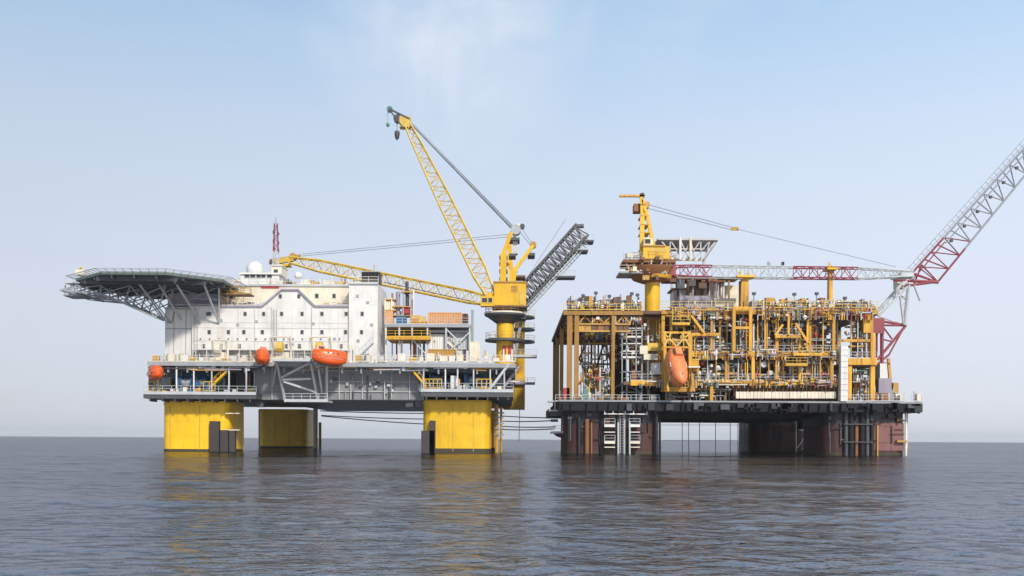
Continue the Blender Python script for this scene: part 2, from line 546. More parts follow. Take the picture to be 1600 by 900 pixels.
# ================================================================== LEFT: the tender rig
LY = 178.0
rig = thing('accommodation_rig', 'grey deck hull of the left rig, standing on four yellow columns', 'oil rig', (W(520, 700, LY).x, 215, 0))
ZB = W(318, 627, LY).z
def rig_column(xl, xr, Y, d, zt, seams, fend, label=None, band=.42):
    a, b = W(xl, 690, Y).x, W(xr, 690, Y).x
    cx, hx = (a + b) / 2, (b - a) / 2
    c = part('column', MB().prismz(rsq(cx, Y + d / 2, hx, d / 2, 1.7), -4, zt), 'yellow', rig, smooth=True, label=label)
    part('waterline_band', MB().prismz(rsq(cx, Y + d / 2, hx + 0.03, d / 2 + 0.03, 1.73), -2, band), 'algae', c, smooth=True)
    part('collar', MB().prismz(rsq(cx, Y + d / 2, hx + 0.12, d / 2 + 0.12, 1.8), zt - 0.7, zt - 0.25), 'yellow', c, smooth=True)
    for sx in seams:
        p = W(sx, 650, Y).x
        part('weld_strip', MB().box((p - 0.05, Y - 0.05, 0.3), (p + 0.05, Y + 0.05, zt - 0.8)), 'ochre', c)
    for z in (2.6, 5.2):
        part('weld_strip', MB().prismz(rsq(cx, Y + d / 2, hx + 0.02, d / 2 + 0.02, 1.7), z, z + 0.06), 'yellow', c, smooth=True)
    for (x0, x1, y0, y1) in fend:
        f = pbox('fender', x0, x1, y0, 712, Y - 0.9, 1.0, 'fender', c)
    return c
c1 = rig_column(252, 357, LY, 11.5, ZB, (266, 312), ((327, 342, 658, 706), (344, 356, 672, 706), (358, 367, 673, 706)))
rig_column(402, 479, 245, 11.5, ZB + 0.6, (430, 452), ())
c3 = rig_column(660, 766, LY, 11.5, ZB + 0.5, (708, 740), ((658, 679, 673, 706), (671, 680, 657, 672)), band=.8)
rig_column(697, 776, 245, 11.5, ZB + 0.6, (720,), ())
# pipes and ladders on the columns
for x, Y, y0, y1, r in ((493, 244, 634, 702, 0.55), (500, 246, 660, 698, 0.35), (776, 187, 632, 700, 0.35), (783, 189, 636, 694, 0.22), (405, 243, 640, 690, 0.2)):
    ptube('caisson', (x, y0, Y), (x, y1 + 14, Y), r, 'cream' if x < 500 else 'ochre', rig)
for y in (644, 651, 660, 668, 678):
    pbox('pipe_clamp', 772, 788, y, y + 2, 186.4, 1.2, 'grey', rig)
def ladder(x, y0, y1, Y, wd, mat, parent):
    mb = MB()
    a, b = W(x, y0, Y), W(x, y1, Y)
    for s in (-1, 1):
        mb.bar(a + Vector((s * wd / 2, 0, 0)), b + Vector((s * wd / 2, 0, 0)), 0.08)
    n = int((a.z - b.z) / 0.45)
    for i in range(n):
        p = a.lerp(b, (i + 0.5) / n)
        mb.bar(p - Vector((wd / 2, 0, 0)), p + Vector((wd / 2, 0, 0)), 0.05)
    return part('ladder', mb, mat, parent)
ladder(378, 640, 705, 186.5, 0.6, 'ochre', rig)
ladder(770, 630, 700, 185, 0.6, 'ochre', rig)
for y in (645, 671):
    pbox('ledge', 352, 374, y, y + 1.6, LY - 0.6, 0.7, 'cream', rig)

# hull box: front wall of panels between the two machinery recesses
HY = 178.6
pbox('hull_box', 397, 662, 574, 625, HY + 0.3, 74, 'hull_grey', rig)
xs = [397, 425, 508, 530, 566, 612, 640, 662]
for a, b in zip(xs, xs[1:]):
    pbox('hull_panel', a + 0.7, b - 0.7, 576, 612, HY + 0.12, 0.17, 'hull_grey', rig)
    pbox('hull_panel', a + 0.7, b - 0.7, 613, 624.5, HY + 0.16, 0.13, 'hull_grey', rig)
for x in xs:
    pbox('stiffener', x - 0.6, x + 0.6, 574, 624, HY - 0.18, 0.45, 'pale_grey', rig)
for y in (579, 596, 611.5):
    pbox('stringer', 510, 660, y, y + 1.0, HY - 0.10, 0.25, 'pale_grey', rig)
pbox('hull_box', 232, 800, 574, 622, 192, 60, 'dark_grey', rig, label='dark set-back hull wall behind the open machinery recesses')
# main deck
MDZ = W(520, 572, 175).z
x0, x1 = W(231, 567, 175).x, W(806, 567, 175).x
part('main_deck', MB().box((x0, 175, MDZ), (x1, 258, MDZ + 0.5)), 'grey', rig)
part('deck_edge', MB().box((x0 - 0.05, 174.86, MDZ - 0.1), (x1 + 0.05, 175.0, MDZ + 0.6)), 'grey', rig)
for i in range(20):
    t = i / 19
    x = x0 + (x1 - x0) * t
    part('deck_bracket', MB().prism([(x - 0.12, MDZ - 1.2), (x + 0.12, MDZ - 1.2), (x + 0.12, MDZ - 0.26), (x - 0.12, MDZ - 0.26)], 175.4, 176.2), 'grey', rig)
for Y in (176.5, 183, 190):
    for a, b in ((231, 397), (662, 806)):
        xa, xb = W(a, 570, 175).x, W(b, 570, 175).x
        part('deck_girder', MB().box((xa, Y, MDZ - 0.85), (xb, Y + 0.4, MDZ - 0.003)), 'dark_grey', rig)
# lower decks at the two front corners
def lower_deck(a, b, y0, y1):
    A, B = W(a, y0, 174.5), W(b, y0, 174.5)
    zt, zb = W((a + b) / 2, y0, 174.5).z, W((a + b) / 2, y1, 174.5).z
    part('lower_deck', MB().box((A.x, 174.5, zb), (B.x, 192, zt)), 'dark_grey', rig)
    part('deck_edge', MB().box((A.x - .03, 174.35, zt - 0.4), (B.x + .03, 174.5, zt + 0.12)), 'pale_grey', rig)
    part('handrail', rail(MB(), (A.x, 174.6, zt), (B.x, 174.6, zt)), 'pale_grey', rig)
    n = 9
    for i in range(n):
        x = A.x + (B.x - A.x) * (i + 0.5) / n
        part('deck_bracket', MB().box((x - 0.1, 174.6, zb - 0.5), (x + 0.1, 178, zb - 0.002)), 'dark_grey', rig)
    return zt
zl = lower_deck(224, 400, 613, 623)
zr = lower_deck(658, 802, 609, 620)
for x in (247, 276, 303, 331, 358, 385):
    pbar('deck_post', (x, 573, 175.4), (x, 613, 175.4), 0.22, 'white' if x in (276, 303) else 'pale_grey', rig)
for x in (662, 696, 715, 740, 766, 788):
    pbar('deck_post', (x, 572, 175.4), (x, 609, 175.4), 0.22, 'white' if x in (696,) else 'pale_grey', rig)
pbar('diagonal_brace', (796, 568, 175), (764, 610, 175.5), 0.42, 'pale_grey', rig)
pbar('diagonal_brace', (812, 572, 177), (783, 612, 177.5), 0.42, 'lilac_grey', rig)
def stair(p, q, wd, parent, mat='crane_yellow', n=12):
    a, b = W(*p), W(*q)
    mb = MB()
    for s in (0, wd):
        o = Vector((0, s, 0))
        mb.bar(a + o, b + o, 0.12, 0.3)
        mb.bar(a + o + Vector((0, 0, 1)), b + o + Vector((0, 0, 1)), 0.06)
        for i in range(5):
            k = a.lerp(b, i / 4) + o
            mb.bar(k, k + Vector((0, 0, 1)), 0.05)
    for i in range(n):
        k = a.lerp(b, (i + 0.5) / n)
        mb.box((k.x - 0.14, k.y, k.z - 0.03), (k.x + 0.14, k.y + wd, k.z + 0.03))
    return part('stair', mb, mat, parent)
stair((362, 572, 175.6), (327, 606, 175.6), 1.0, rig)
stair((640, 573, 175.6), (666, 604, 175.6), 1.0, rig)
stair((700, 535, 184), (722, 556, 184), 1.0, rig, 'cream')
stair((560, 556, 178), (582, 535, 178), 1.0, rig, 'pale_grey')
# centre sponson: the frame below the lifeboat landing
sp = [((432, 563, 174), (446, 628, 178)), ((485, 563, 174), (497, 628, 178)), ((440, 590, 175.2), (486, 566, 174)), ((441, 593, 175.4), (486, 592, 175.4)),
      ((443, 596, 175.6), (494, 613, 177)), ((432, 565, 174), (424, 620, 181)), ((497, 570, 175), (505, 624, 180)), ((511, 570, 175), (511, 624, 179))]
for p, q in sp:
    pbar('sponson_brace', p, q, 0.34, 'pale_grey', rig)
pbox('sponson_floor', 444, 512, 625, 628, 174.5, 5, 'pale_grey', rig)
pbox('sponson_floor', 424, 492, 561.5, 564.5, 171.2, 4, 'pale_grey', rig)
prail((444, 625, 174.6), (512, 625, 174.6), rig)
prail((424, 562, 171.3), (492, 562, 171.3), rig)
# handrails, side walkway
for a, b in ((233, 423), (494, 806)):
    prail((a, 565, 175.1), (b, 565, 175.1), rig, 'cream')
pbox('side_walkway', 800, 839, 555, 558, 196, 3, 'pale_grey', rig)
prail((800, 555, 196.1), (839, 555, 196.1), rig)
# deck lockers and pump units along the front of the main deck
mats = ['cream', 'white', 'cream', 'ochre', 'pale_grey', 'dark_grey', 'cream', 'boom_yellow']
x = 238
while x < 800:
    wd = rnd.uniform(5, 13)
    if not (396 < x < 432 or 482 < x < 545):
        h = rnd.uniform(5, 13)
        y1 = W(x, 565, 175).z
        o = pbox('deck_locker', x, x + wd, 565 - h, 565, 176 + rnd.uniform(0, 3), rnd.uniform(.8, 1.6), rnd.choice(mats), rig)
    x += wd + rnd.uniform(2, 12)
for i in range(46):
    x = rnd.uniform(236, 800)
    if 396 < x < 540:
        continue
    ptube('vent_pipe', (x, 565 - rnd.uniform(8, 20), 178 + rnd.uniform(0, 2)), (x, 566, 178), rnd.uniform(.06, .16), rnd.choice(['white', 'pale_grey', 'ochre', 'cream', 'dark_grey']), rig, n=6)
# machinery recess: dim pipework
for i in range(60):
    side = i % 2
    x = rnd.uniform(236, 395) if side == 0 else rnd.uniform(664, 800)
    Y = rnd.uniform(184, 191)
    if rnd.random() < .6:
        ptube('pipe', (x, 578, Y), (x, 610, Y), rnd.uniform(.08, .25), rnd.choice(['grey', 'teal', 'pale_grey', 'dark_grey', 'ochre', 'white']), rig, n=6)
    else:
        y = rnd.uniform(580, 600)
        ptube('pipe', (x, y, Y), (x + rnd.uniform(10, 40), y, Y), rnd.uniform(.08, .2), rnd.choice(['grey', 'teal', 'pale_grey', 'dark_grey', 'white']), rig, n=6)
for a, b, y0, y1, mt in ((272, 286, 577, 597, 'blue'), (288, 302, 580, 604, 'blue'), (305, 327, 583, 602, 'blue'), (252, 268, 590, 612, 'grey'), (674, 694, 578, 599, 'blue'), (722, 744, 577, 596, 'blue'), (747, 768, 580, 600, 'teal'), (370, 392, 582, 612, 'dark_grey'), (336, 352, 590, 612, 'teal'), (770, 790, 590, 608, 'grey')):
    u = pbox('pump_unit', a, b, y0, y1, 182.5, 2, mt, rig)
    pbox('pump_lid', a + 2, b - 2, y0 + 3, y1 - 4, 182.4, .12, mt, u)
    ptube('feed_pipe', (b - 2, y0 + 2, 182.3), (b - 2, y1 + 4, 182.3), .12, rnd.choice(['white', 'pale_grey', 'crane_yellow']), u, n=6)
# loose pipe runs and hangers under the main deck edge and on the hull wall
for i in range(44):
    x = rnd.uniform(235, 795)
    y = rnd.uniform(572, 580)
    L = rnd.uniform(10, 60)
    ptube('edge_pipe', (x, y, 175.3), (min(x + L, 803), y + rnd.uniform(-1, 1), 175.3), rnd.uniform(.05, .13), rnd.choice(['grey', 'pale_grey', 'dark_grey', 'lilac_grey', 'ochre', 'rust']), rig, n=6)
for i in range(36):
    x = rnd.uniform(236, 800)
    h = rnd.uniform(3, 9)
    pbox('edge_box', x, x + rnd.uniform(2, 6), 571, 571 + h, 175.2 + rnd.uniform(0, .5), .5, rnd.choice(['grey', 'pale_grey', 'dark_grey', 'white', 'lilac_grey']), rig)
for i in range(22):
    x = rnd.uniform(515, 655)
    y = rnd.uniform(584, 618)
    if rnd.random() < .5:
        ptube('wall_pipe', (x, y, 178.3), (x, 624, 178.3), rnd.uniform(.05, .12), rnd.choice(['grey', 'pale_grey', 'dark_grey']), rig, n=6)
    else:
        pbox('wall_box', x, x + rnd.uniform(3, 7), y - rnd.uniform(3, 7), y, 178.2, .4, rnd.choice(['grey', 'pale_grey', 'dark_grey']), rig)
for i in range(30):
    x = rnd.uniform(228, 396) if i % 2 else rnd.uniform(660, 798)
    yb = 613 if i % 2 else 609
    pbox('deck_locker', x, x + rnd.uniform(3, 8), yb - rnd.uniform(3, 9), yb, 175.2 + rnd.uniform(0, 3), .8, rnd.choice(['white', 'cream', 'pale_grey', 'crane_yellow', 'boom_yellow', 'teal', 'cream']), rig)
# yellow guards on the lower decks
for a, b, yb in ((318, 336, 611), (664, 690, 607), (745, 768, 607), (232, 250, 611)):
    part('guard_frame', rail(MB(), W(a, yb, 175.3), W(b, yb, 175.3), 1.6, 0.8, .06), 'crane_yellow', rig)
# fairleads and black bollards under the deck edge
for x in (405, 640, 655):
    pbox('fairlead', x - 6, x + 6, 626, 636, 179.5, 1.6, 'dark_grey', rig)

def winch(x, y, Y, wd, mat, label):
    """mooring winch: bed frame, drum with flanges, motor"""
    p = W(x, y, Y)
    t = thing('mooring_winch', label, 'winch', p, 'blue mooring winches in the machinery recesses')
    part('bed_frame', MB().box((p.x - wd / 2, Y, p.z), (p.x + wd / 2, Y + 2, p.z + 0.4)), mat, t)
    part('drum', MB().lathe((p.x, Y + 1, p.z + 1.6), [(0.7, -wd * .3), (0.7, wd * .3)], 14, 'x'), 'steel', t, smooth=True)
    for s in (-1, 1):
        part('flange', MB().lathe((p.x + s * wd * .3, Y + 1, p.z + 1.6), [(1.25, -0.1), (1.25, 0.1)], 16, 'x'), mat, t, smooth=True)
        part('bearing_post', MB().prism([(p.x + s * wd * .4 - .2, p.z + .4), (p.x + s * wd * .4 + .2, p.z + .4), (p.x + s * wd * .4 + .1, p.z + 2.1), (p.x + s * wd * .4 - .1, p.z + 2.1)], Y + .4, Y + 1.6), mat, t)
    part('motor', MB().lathe((p.x + wd * .5, Y + 1, p.z + 1.3), [(0.5, -.5), (0.6, -.4), (0.6, .6), (0.4, .7)], 12, 'x'), mat, t, smooth=True)
    part('gear_case', MB().box((p.x - wd * .55, Y + .3, p.z + .4), (p.x - wd * .42, Y + 1.7, p.z + 2.6)), mat, t)
winch(290, 612, 177, 3.0, 'blue', 'blue mooring winch by the white posts of the left recess')
winch(314, 612, 177.5, 2.6, 'blue', 'blue mooring winch beside the yellow stair of the left recess')
winch(684, 608, 178, 2.8, 'blue', 'blue mooring winch left of the white cabinet, right recess')
winch(742, 608, 178, 3.4, 'blue', 'blue mooring winch right of the white cabinet, right recess')
cab = thing('control_cabinet', 'tall white cabinet standing between the blue winches of the right recess', 'cabinet', W(711, 609, 176.5))
pbox('case', 704, 716, 587, 609, 176.5, 1.2, 'white', cab)
pbox('door', 705, 711, 589, 607, 176.44, .1, 'white', cab)
pbox('end_panel', 716.3, 718.5, 592, 609, 176.6, 1.0, 'box_orange', cab)

# ------------------------------------------------------------------ accommodation block
AY = 182.0
acc = thing('accommodation_block', 'white multi-storey accommodation block with small windows on the left rig', 'building', W(430, 566, AY))
zf = MDZ + 0.5
def px2(x, y, Y=AY):
    p = W(x, y, Y)
    return (p.x, p.z)
lowpts = [(W(300, 560, AY).x, zf), (W(562, 560, AY).x, zf), px2(562, 478), px2(492, 478), px2(466, 452.5), px2(440, 452.5), px2(410, 478), px2(300, 478)]
part('wall', MB().prism(lowpts, AY, AY + 38), 'white', acc)
part('wall', MB().box((W(258, 500, AY + 1).x, AY + 1, zf), (W(300, 500, AY + 1).x - 0.01, AY + 34, W(280, 480, AY + 1).z)), 'white', acc, label='set-back wall at the left end, in the shade of the helideck')
part('wall', MB().box((W(347, 450, AY + 3.5).x, AY + 3.5, W(440, 481, AY).z), (W(552, 450, AY + 3.5).x, AY + 36, W(440, 446, AY + 3.5).z)), 'cream', acc, label='cream set-back top storey')
part('wall', MB().box((W(545, 500, AY - .6).x, AY - .6, zf), (W(590, 500, AY - .6).x, AY + 12, W(568, 443, AY).z)), 'white', acc, label='tall plain white stair tower at the right end')
# ledge strip that follows the stepped top of the lower wall
led = [(345, 478), (410, 478), (440, 452.5), (466, 452.5), (492, 478), (545, 478)]
for (a, b), (c, d) in zip(led, led[1:]):
    pbar('ledge', (a, b, AY - .15), (c, d, AY - .15), 0.5, 'lilac_grey', acc, h=0.28)
prail((347, 477, AY + .2), (408, 477, AY + .2), acc, 'cream')
prail((494, 477, AY + .2), (545, 477, AY + .2), acc, 'cream')
# roof edge and rails
pbox('roof_edge', 346, 553, 444.5, 447, AY + 3.2, .5, 'pale_grey', acc)
prail((346, 445, AY + 3.4), (545, 445, AY + 3.4), acc, 'pale_grey')
pbox('roof_edge', 544.4, 591, 441.6, 444, AY - .9, .5, 'pale_grey', acc)
prail((545, 442, AY - .6), (591, 442, AY - .6), acc, 'cream')
pbox('roof_stripe', 408, 436, 446.2, 450.5, AY + 3.38, .12, 'red', acc)
# panel joints
for y in (504, 512.5, 533):
    pbox('panel_joint', 301, 545, y, y + .5, AY - .05, .08, 'pale_grey', acc)
for x in (340, 372, 428, 456, 486, 528):
    pbox('panel_joint', x, x + .5, 482, 560, AY - .052, .08, 'pale_grey', acc)
for x in (271, 290):
    pbox('panel_joint', x, x + .8, 484, 560, AY + .9, .15, 'grey', acc)
for y in (513, 482):
    pbox('panel_joint', 258, 300, y, y + 1.2, AY + .88, .16, 'grey', acc)
for x in (361, 495, 522):
    window(x, 462.5, AY + 3.5, .5, .7, acc)
for x in (383, 412, 440, 472, 503, 541):
    window(x, 490.5, AY, .45, .62, acc)
for x in (438, 467):
    window(x, 463, AY, .4, .6, acc)
window(326, 490.5, AY, .75, .55, acc)
for x in (327, 357, 381, 410, 472, 503, 540):
    window(x, 519, AY, .45, .62, acc)
window(566, 490.5, AY - .6, .45, .62, acc)
window(565, 519, AY - .6, .45, .62, acc)
for x in (318, 345, 374, 447, 468, 533):
    p0 = W(x, 543, AY)
    window(x, 541, AY, .45, .62, acc)
def door(x, yb, Y, parent, mat='grey'):
    p = W(x, yb, Y)
    d = part('door', MB().box((p.x - .45, Y - .08, zf + .1), (p.x + .45, Y + .05, zf + 2.1)), mat, parent)
    part('handle', MB().box((p.x + .28, Y - .14, zf + 1.0), (p.x + .36, Y - .08, zf + 1.25)), 'dark_grey', d)
for x in (313, 332, 362, 392, 430, 478, 537):
    door(x, 560, AY, acc)
door(572, 560, AY - .6, acc)
for x in (265, 283):
    door(x, 560, AY + 1, acc)
# wall pipes and lamps
for x in (304, 398, 424, 487, 550):
    ptube('drain_pipe', (x, 480, AY - .12), (x, 561, AY - .12), .07, 'pale_grey', acc, n=6)
for i in range(16):
    x = 312 + i * 14.5
    pbox('wall_lamp', x, x + 1.6, 528.5, 530, AY - .3, .3, 'dark_grey', acc)
# galley gallery above the main deck
pbox('gallery', 302, 545, 546.2, 547.4, AY - 1.6, 1.6, 'pale_grey', acc)
prail((302, 546, AY - 1.55), (545, 546, AY - 1.55), acc, 'cream')
for i in range(15):
    x = 306 + i * 17
    pbar('gallery_post', (x, 547.4, AY - 1.5), (x, 561.8, AY - 1.5), .12, 'cream', acc)

# roof things
ZR = W(440, 446, AY + 3.5).z
RY = AY + 8
def roof_pt(px, Y):
    p = W(px, 446, Y)
    return Vector((p.x, Y, ZR))
wh = thing('bridge_house', 'small white bridge house with dark windows on the accommodation roof', 'cabin', roof_pt(402, RY))
pbox('wall', 376, 436, 428, 446, RY - 2, 6, 'white', wh)
pbox('roof', 374, 438, 426, 428.4, RY - 2.4, 6.8, 'white', wh)
for x in (386, 395, 404.5, 411, 421):
    window(x, 431, RY - 2, .8, .6, wh)
pbox('roof', 362, 377, 437, 440, RY - 2.2, 5, 'cream', wh)
pbox('wall', 364, 376, 440, 446.5, RY - 2, 4, 'cream', wh)
def dome(px, yc, rp, Y, label, mat='white'):
    c = W(px, yc, Y)
    r = rp * Y / F
    zb = W(px, 427, Y).z
    t = thing('radome', label, 'radar dome', (c.x, Y, zb), 'white radar domes on the accommodation roof')
    part('dome', MB().lathe((c.x, Y, c.z), [(r * .80, -r * .6)] + [(r * math.cos(R(a)), r * math.sin(R(a))) for a in range(-30, 90, 12)] + [(0.02, r)], 20), mat, t, smooth=True)
    part('pedestal', MB().lathe((c.x, Y, zb), [(r * .6, 0), (r * .55, c.z - zb - r * .55)], 12), 'pale_grey', t, smooth=True)
dome(398, 421, 13, RY, 'large white radar dome above the bridge house windows')
dome(466, 431, 6, RY + 1, 'small white radar dome right of the boom rest')
ah = thing('roof_cabin', 'cream deckhouse on the roof right of the bridge house', 'cabin', roof_pt(436, RY + 6))
pbox('wall', 424, 440, 415, 446, RY + 5, 5, 'cream', ah)
pbox('roof', 423, 441, 413.4, 415, RY + 4.7, 5.6, 'white', ah)
window(431, 424, RY + 5, .7, .6, ah)
an = thing('antenna_mast', 'slim red and grey lattice antenna mast on the accommodation roof', 'mast', roof_pt(431, RY + 7))
a0, a1 = W(431, 415, RY + 7), W(431, 349, RY + 7)
lattice(an, a0, a1, [(0, 1.0), (1, .55)], [(0, 1.0), (1, .55)], 9, lambda t: 'boom_red' if t > .38 else 'pale_grey', .07, .045)
part('whip', MB().tube(a1, a1 + Vector((0, 0, 1.0)), .05, n=6), 'dark_grey', an)
for y in (360, 374, 386):
    pbox('aerial', 426, 429, y, y + 5, RY + 6.6, .3, 'dark_grey', an)
    pbox('aerial', 433.5, 436, y + 3, y + 7, RY + 6.6, .3, 'boom_red', an)
lv = thing('louvre_unit', 'dark slatted ventilation box on the tall stair tower', 'vent box', W(578, 441, AY + 4))
pbox('case', 565, 592, 425, 441, AY + 3, 4, 'dark_grey', lv)
for i in range(5):
    pbox('louvre', 566 + i * 5.2, 570 + i * 5.2, 426, 434, AY + 2.85, .15, 'black', lv)
pbox('roof', 564, 593, 423.6, 425, AY + 2.7, 4.6, 'grey', lv)
ptube('exhaust', (586, 424, AY + 5), (586, 414, AY + 5), .25, 'pale_grey', lv)
br = thing('boom_rest', 'yellow saddle post on the roof carrying the lowered boom tip', 'boom rest', roof_pt(447, 238))
ptube('post', (445, 415, 236), (445, 452, 236), .55, 'crane_yellow', br)
pbox('saddle', 437, 453, 412, 415.5, 235, 2.4, 'crane_yellow', br)
for x in (352, 372, 384, 520, 534, 553, 480, 500):
    ptube('roof_vent', (x, 437 - rnd.uniform(0, 5), AY + 7), (x, 446, AY + 7), .14, rnd.choice(['white', 'cream', 'ochre']), acc, n=6)
for (a, b, h, mt) in ((470, 482, 9, 'cream'), (486, 497, 6, 'ochre'), (505, 523, 8, 'cream'), (527, 541, 6, 'boom_yellow'), (447, 456, 5, 'dark_grey')):
    pbox('roof_unit', a, b, 446 - h, 446.2, AY + 6, 2.5, mt, acc)

for i in range(60):
    x = rnd.uniform(352, 545)
    h = rnd.uniform(2, 8)
    Y = AY + rnd.uniform(4.5, 9)
    if rnd.random() < .6:
        pbox('roof_unit', x, x + rnd.uniform(2, 9), 446 - h, 446.3, Y, 1.2, rnd.choice(['cream', 'white', 'cream', 'ochre', 'pale_grey', 'boom_yellow', 'grey', 'rust']), acc)
    else:
        ptube('roof_vent', (x, 442 - h, Y), (x, 446.3, Y), rnd.uniform(.05, .13), rnd.choice(['cream', 'white', 'pale_grey', 'dark_grey', 'ochre']), acc, n=6)
for i in range(40):
    x = rnd.uniform(348, 408) if i % 2 else rnd.uniform(494, 545)
    h = rnd.uniform(2, 7)
    pbox('balcony_box', x, x + rnd.uniform(2, 7), 478 - h, 478, AY + rnd.uniform(.6, 2.4), .6, rnd.choice(['cream', 'boom_yellow', 'white', 'ochre', 'pale_grey', 'lilac_grey']), acc)
for x in (306, 430, 556):
    ladder(x, 482, 560, AY - .35, .6, 'pale_grey', acc)
for x, y in ((398, 500), (427, 527), (487, 503), (520, 527), (557, 530), (572, 470), (578, 505), (556, 460), (343, 498), (369, 505), (455, 535)):
    g_ = pbox('vent_grille', x, x + 5, y, y + 4.5, AY - .72 if x > 545 else AY - .1, .15, 'pale_grey', acc)
    for k in range(3):
        pbox('slat', x + .6, x + 4.4, y + .8 + k * 1.2, y + 1.4 + k * 1.2, AY - .76 if x > 545 else AY - .14, .05, 'grey', g_)

# ------------------------------------------------------------------ helideck
hc = Vector((-62.4, 181, 27))
HZ = W(241, 424.5, 168.5).z
hel = thing('helideck', 'dark octagonal helideck on trusses overhanging the left end of the rig', 'helideck', (hc.x, 181, HZ))
RR = 13.6
def octo(r, rot=22.5, n=8):
    return [(hc.x + r * math.cos(R(rot + 360 * i / n)), 181 + r * math.sin(R(rot + 360 * i / n))) for i in range(n)]
part('deck', MB().prismz(octo(RR), HZ - .55, HZ), 'deck_green', hel)
part('deck_fascia', MB().prismz(octo(RR + .1), HZ - .50, HZ - .12), 'deck_green', hel)
oc = octo(RR); oc2 = octo(RR + 1.6)
for i in range(8):
    a, b, c, d = oc[i], oc[(i + 1) % 8], oc2[(i + 1) % 8], oc2[i]
    mb = MB()
    mb.bar((d[0], d[1], HZ + .25), (c[0], c[1], HZ + .25), .09)
    for k in range(9):
        t = k / 8
        p = Vector((a[0] + (b[0] - a[0]) * t, a[1] + (b[1] - a[1]) * t, HZ - .15))
        q = Vector((d[0] + (c[0] - d[0]) * t, d[1] + (c[1] - d[1]) * t, HZ + .25))
        mb.bar(p, q, .07)
    for k in (.35, .7):
        mb.bar((a[0] + (d[0] - a[0]) * k, a[1] + (d[1] - a[1]) * k, HZ - .15 + .4 * k), (b[0] + (c[0] - b[0]) * k, b[1] + (c[1] - b[1]) * k, HZ - .15 + .4 * k), .04)
    part('safety_net', mb, 'grey', hel)
# girders under the deck
for i in range(7):
    Y = 181 - 11 + i * 22 / 6
    hw = RR * .92 if abs(Y - 181) < 5.4 else RR * .92 - (abs(Y - 181) - 5.2)
    part('girder', MB().box((hc.x - hw, Y - .2, HZ - 1.35), (hc.x + hw, Y + .2, HZ - .552)), 'dark_grey', hel)
for i in range(7):
    X = hc.x - 11 + i * 22 / 6
    hw = RR * .92 if abs(X - hc.x) < 5.4 else RR * .92 - (abs(X - hc.x) - 5.2)
    part('girder', MB().box((X - .15, 181 - hw, HZ - 1.1), (X + .15, 181 + hw, HZ - .555)), 'dark_grey', hel)
# outboard truss frames: lower chord runs level then slopes down to the wall
for k, Y in enumerate((175, 179, 183, 187)):
    top = [(hc.x - 12, HZ - 1.35), (hc.x - 8, HZ - 1.35), (hc.x - 3, HZ - 1.35), (hc.x + 3, HZ - 1.35)]
    s = Y / 181
    b = [W(118, 461, 181), W(178, 467, 181), W(214, 481, 181), W(262, 503, 181)]
    low = [(p.x, p.z) for p in b]
    for (x0, z0), (x1, z1) in zip(low, low[1:]):
        part('lower_chord', MB().bar((x0, Y, z0), (x1, Y, z1), .3), 'grey', hel)
    for (xt, zt), (xl, z_) in zip(top, low):
        part('truss_brace', MB().bar((xt, Y, zt), (xl, Y, z_), .2), 'grey', hel)
    for (xt, zt), (xl, z_) in zip(top[1:], low):
        part('truss_brace', MB().bar((xt, Y, zt), (xl, Y, z_), .16), 'grey', hel)
    for (xt, zt), (xl, z_) in zip(top, low[1:]):
        part('truss_brace', MB().bar((xt, Y, zt), (xl, Y, z_), .16), 'grey', hel)
b = [W(118, 461, 181), W(140, 464, 181), W(176, 467, 181), W(214, 481, 181), W(240, 492, 181)]
for p in b:
    part('cross_beam', MB().bar((p.x, 175, p.z), (p.x, 187, p.z), .25), 'grey', hel)
for p, q in zip(b, b[1:]):
    part('truss_brace', MB().bar((p.x, 175, p.z), (q.x, 187, q.z), .15), 'pale_grey', hel)
    part('truss_brace', MB().bar((p.x, 187, p.z), (q.x, 175, q.z), .15), 'pale_grey', hel)
# inboard struts down to the accommodation front
for (xa, ya, Ya), (xb, yb, Yb) in (((209, 432, 174), (262, 505, 182.5)), ((243, 436, 174), (283, 500, 182.5)), ((272, 438, 173), (313, 504, 181.8)), ((318, 442, 175), (342, 505, 181.8)), ((342, 446, 178), (343, 503, 181.8))):
    pbar('strut', (xa, ya, Ya), (xb, yb, Yb), .26, 'pale_grey', hel)
for (xa, ya), (xb, yb) in (((262, 462), (345, 470)), ((262, 476), (345, 476)), ((272, 450), (345, 470)), ((290, 470), (345, 447))):
    pbar('strut', (xa, ya, 180.5), (xb, yb, 180.8), .22, 'grey', hel)
pbox('support_house', 262, 345, 458, 480, 184.5, 10, 'lilac_grey', hel)
# left end: access platform, fire monitors
pbox('access_platform', 101, 140, 440.5, 442.5, 179, 4, 'pale_grey', hel)
prail((101, 440.5, 179.1), (140, 440.5, 179.1), hel)
pbox('access_platform', 99, 128, 460, 462.5, 179, 4, 'grey', hel)
for x in (103, 112, 122, 134):
    pbar('truss_brace', (x, 441, 180), (x - 3, 461, 180), .16, 'pale_grey', hel)
    pbar('truss_brace', (x, 441, 181.5), (x + 8, 461, 181.5), .14, 'cream', hel)
pbox('monitor_house', 117, 131, 421, 429, 178, 2.2, 'cream', hel)
ptube('fire_monitor', (124, 421, 178.6), (128, 418, 178), .16, 'crane_yellow', hel)
ptube('fire_monitor', (350, 449, 184), (354, 445, 183), .16, 'crane_yellow', hel)
stair((345, 452, 181), (391, 460, 181), 1.1, hel, 'ochre')
for (a, b_) in ((345, 449), (356, 453), (368, 455), (380, 457)):
    pbar('landing_post', (a, b_, 181), (a, 472, 181.2), .15, 'ochre', hel)
pbox('landing', 345, 392, 459, 461, 180.6, 2.4, 'brown', hel)
prail((345, 459, 180.7), (392, 459, 180.7), hel, 'ochre')

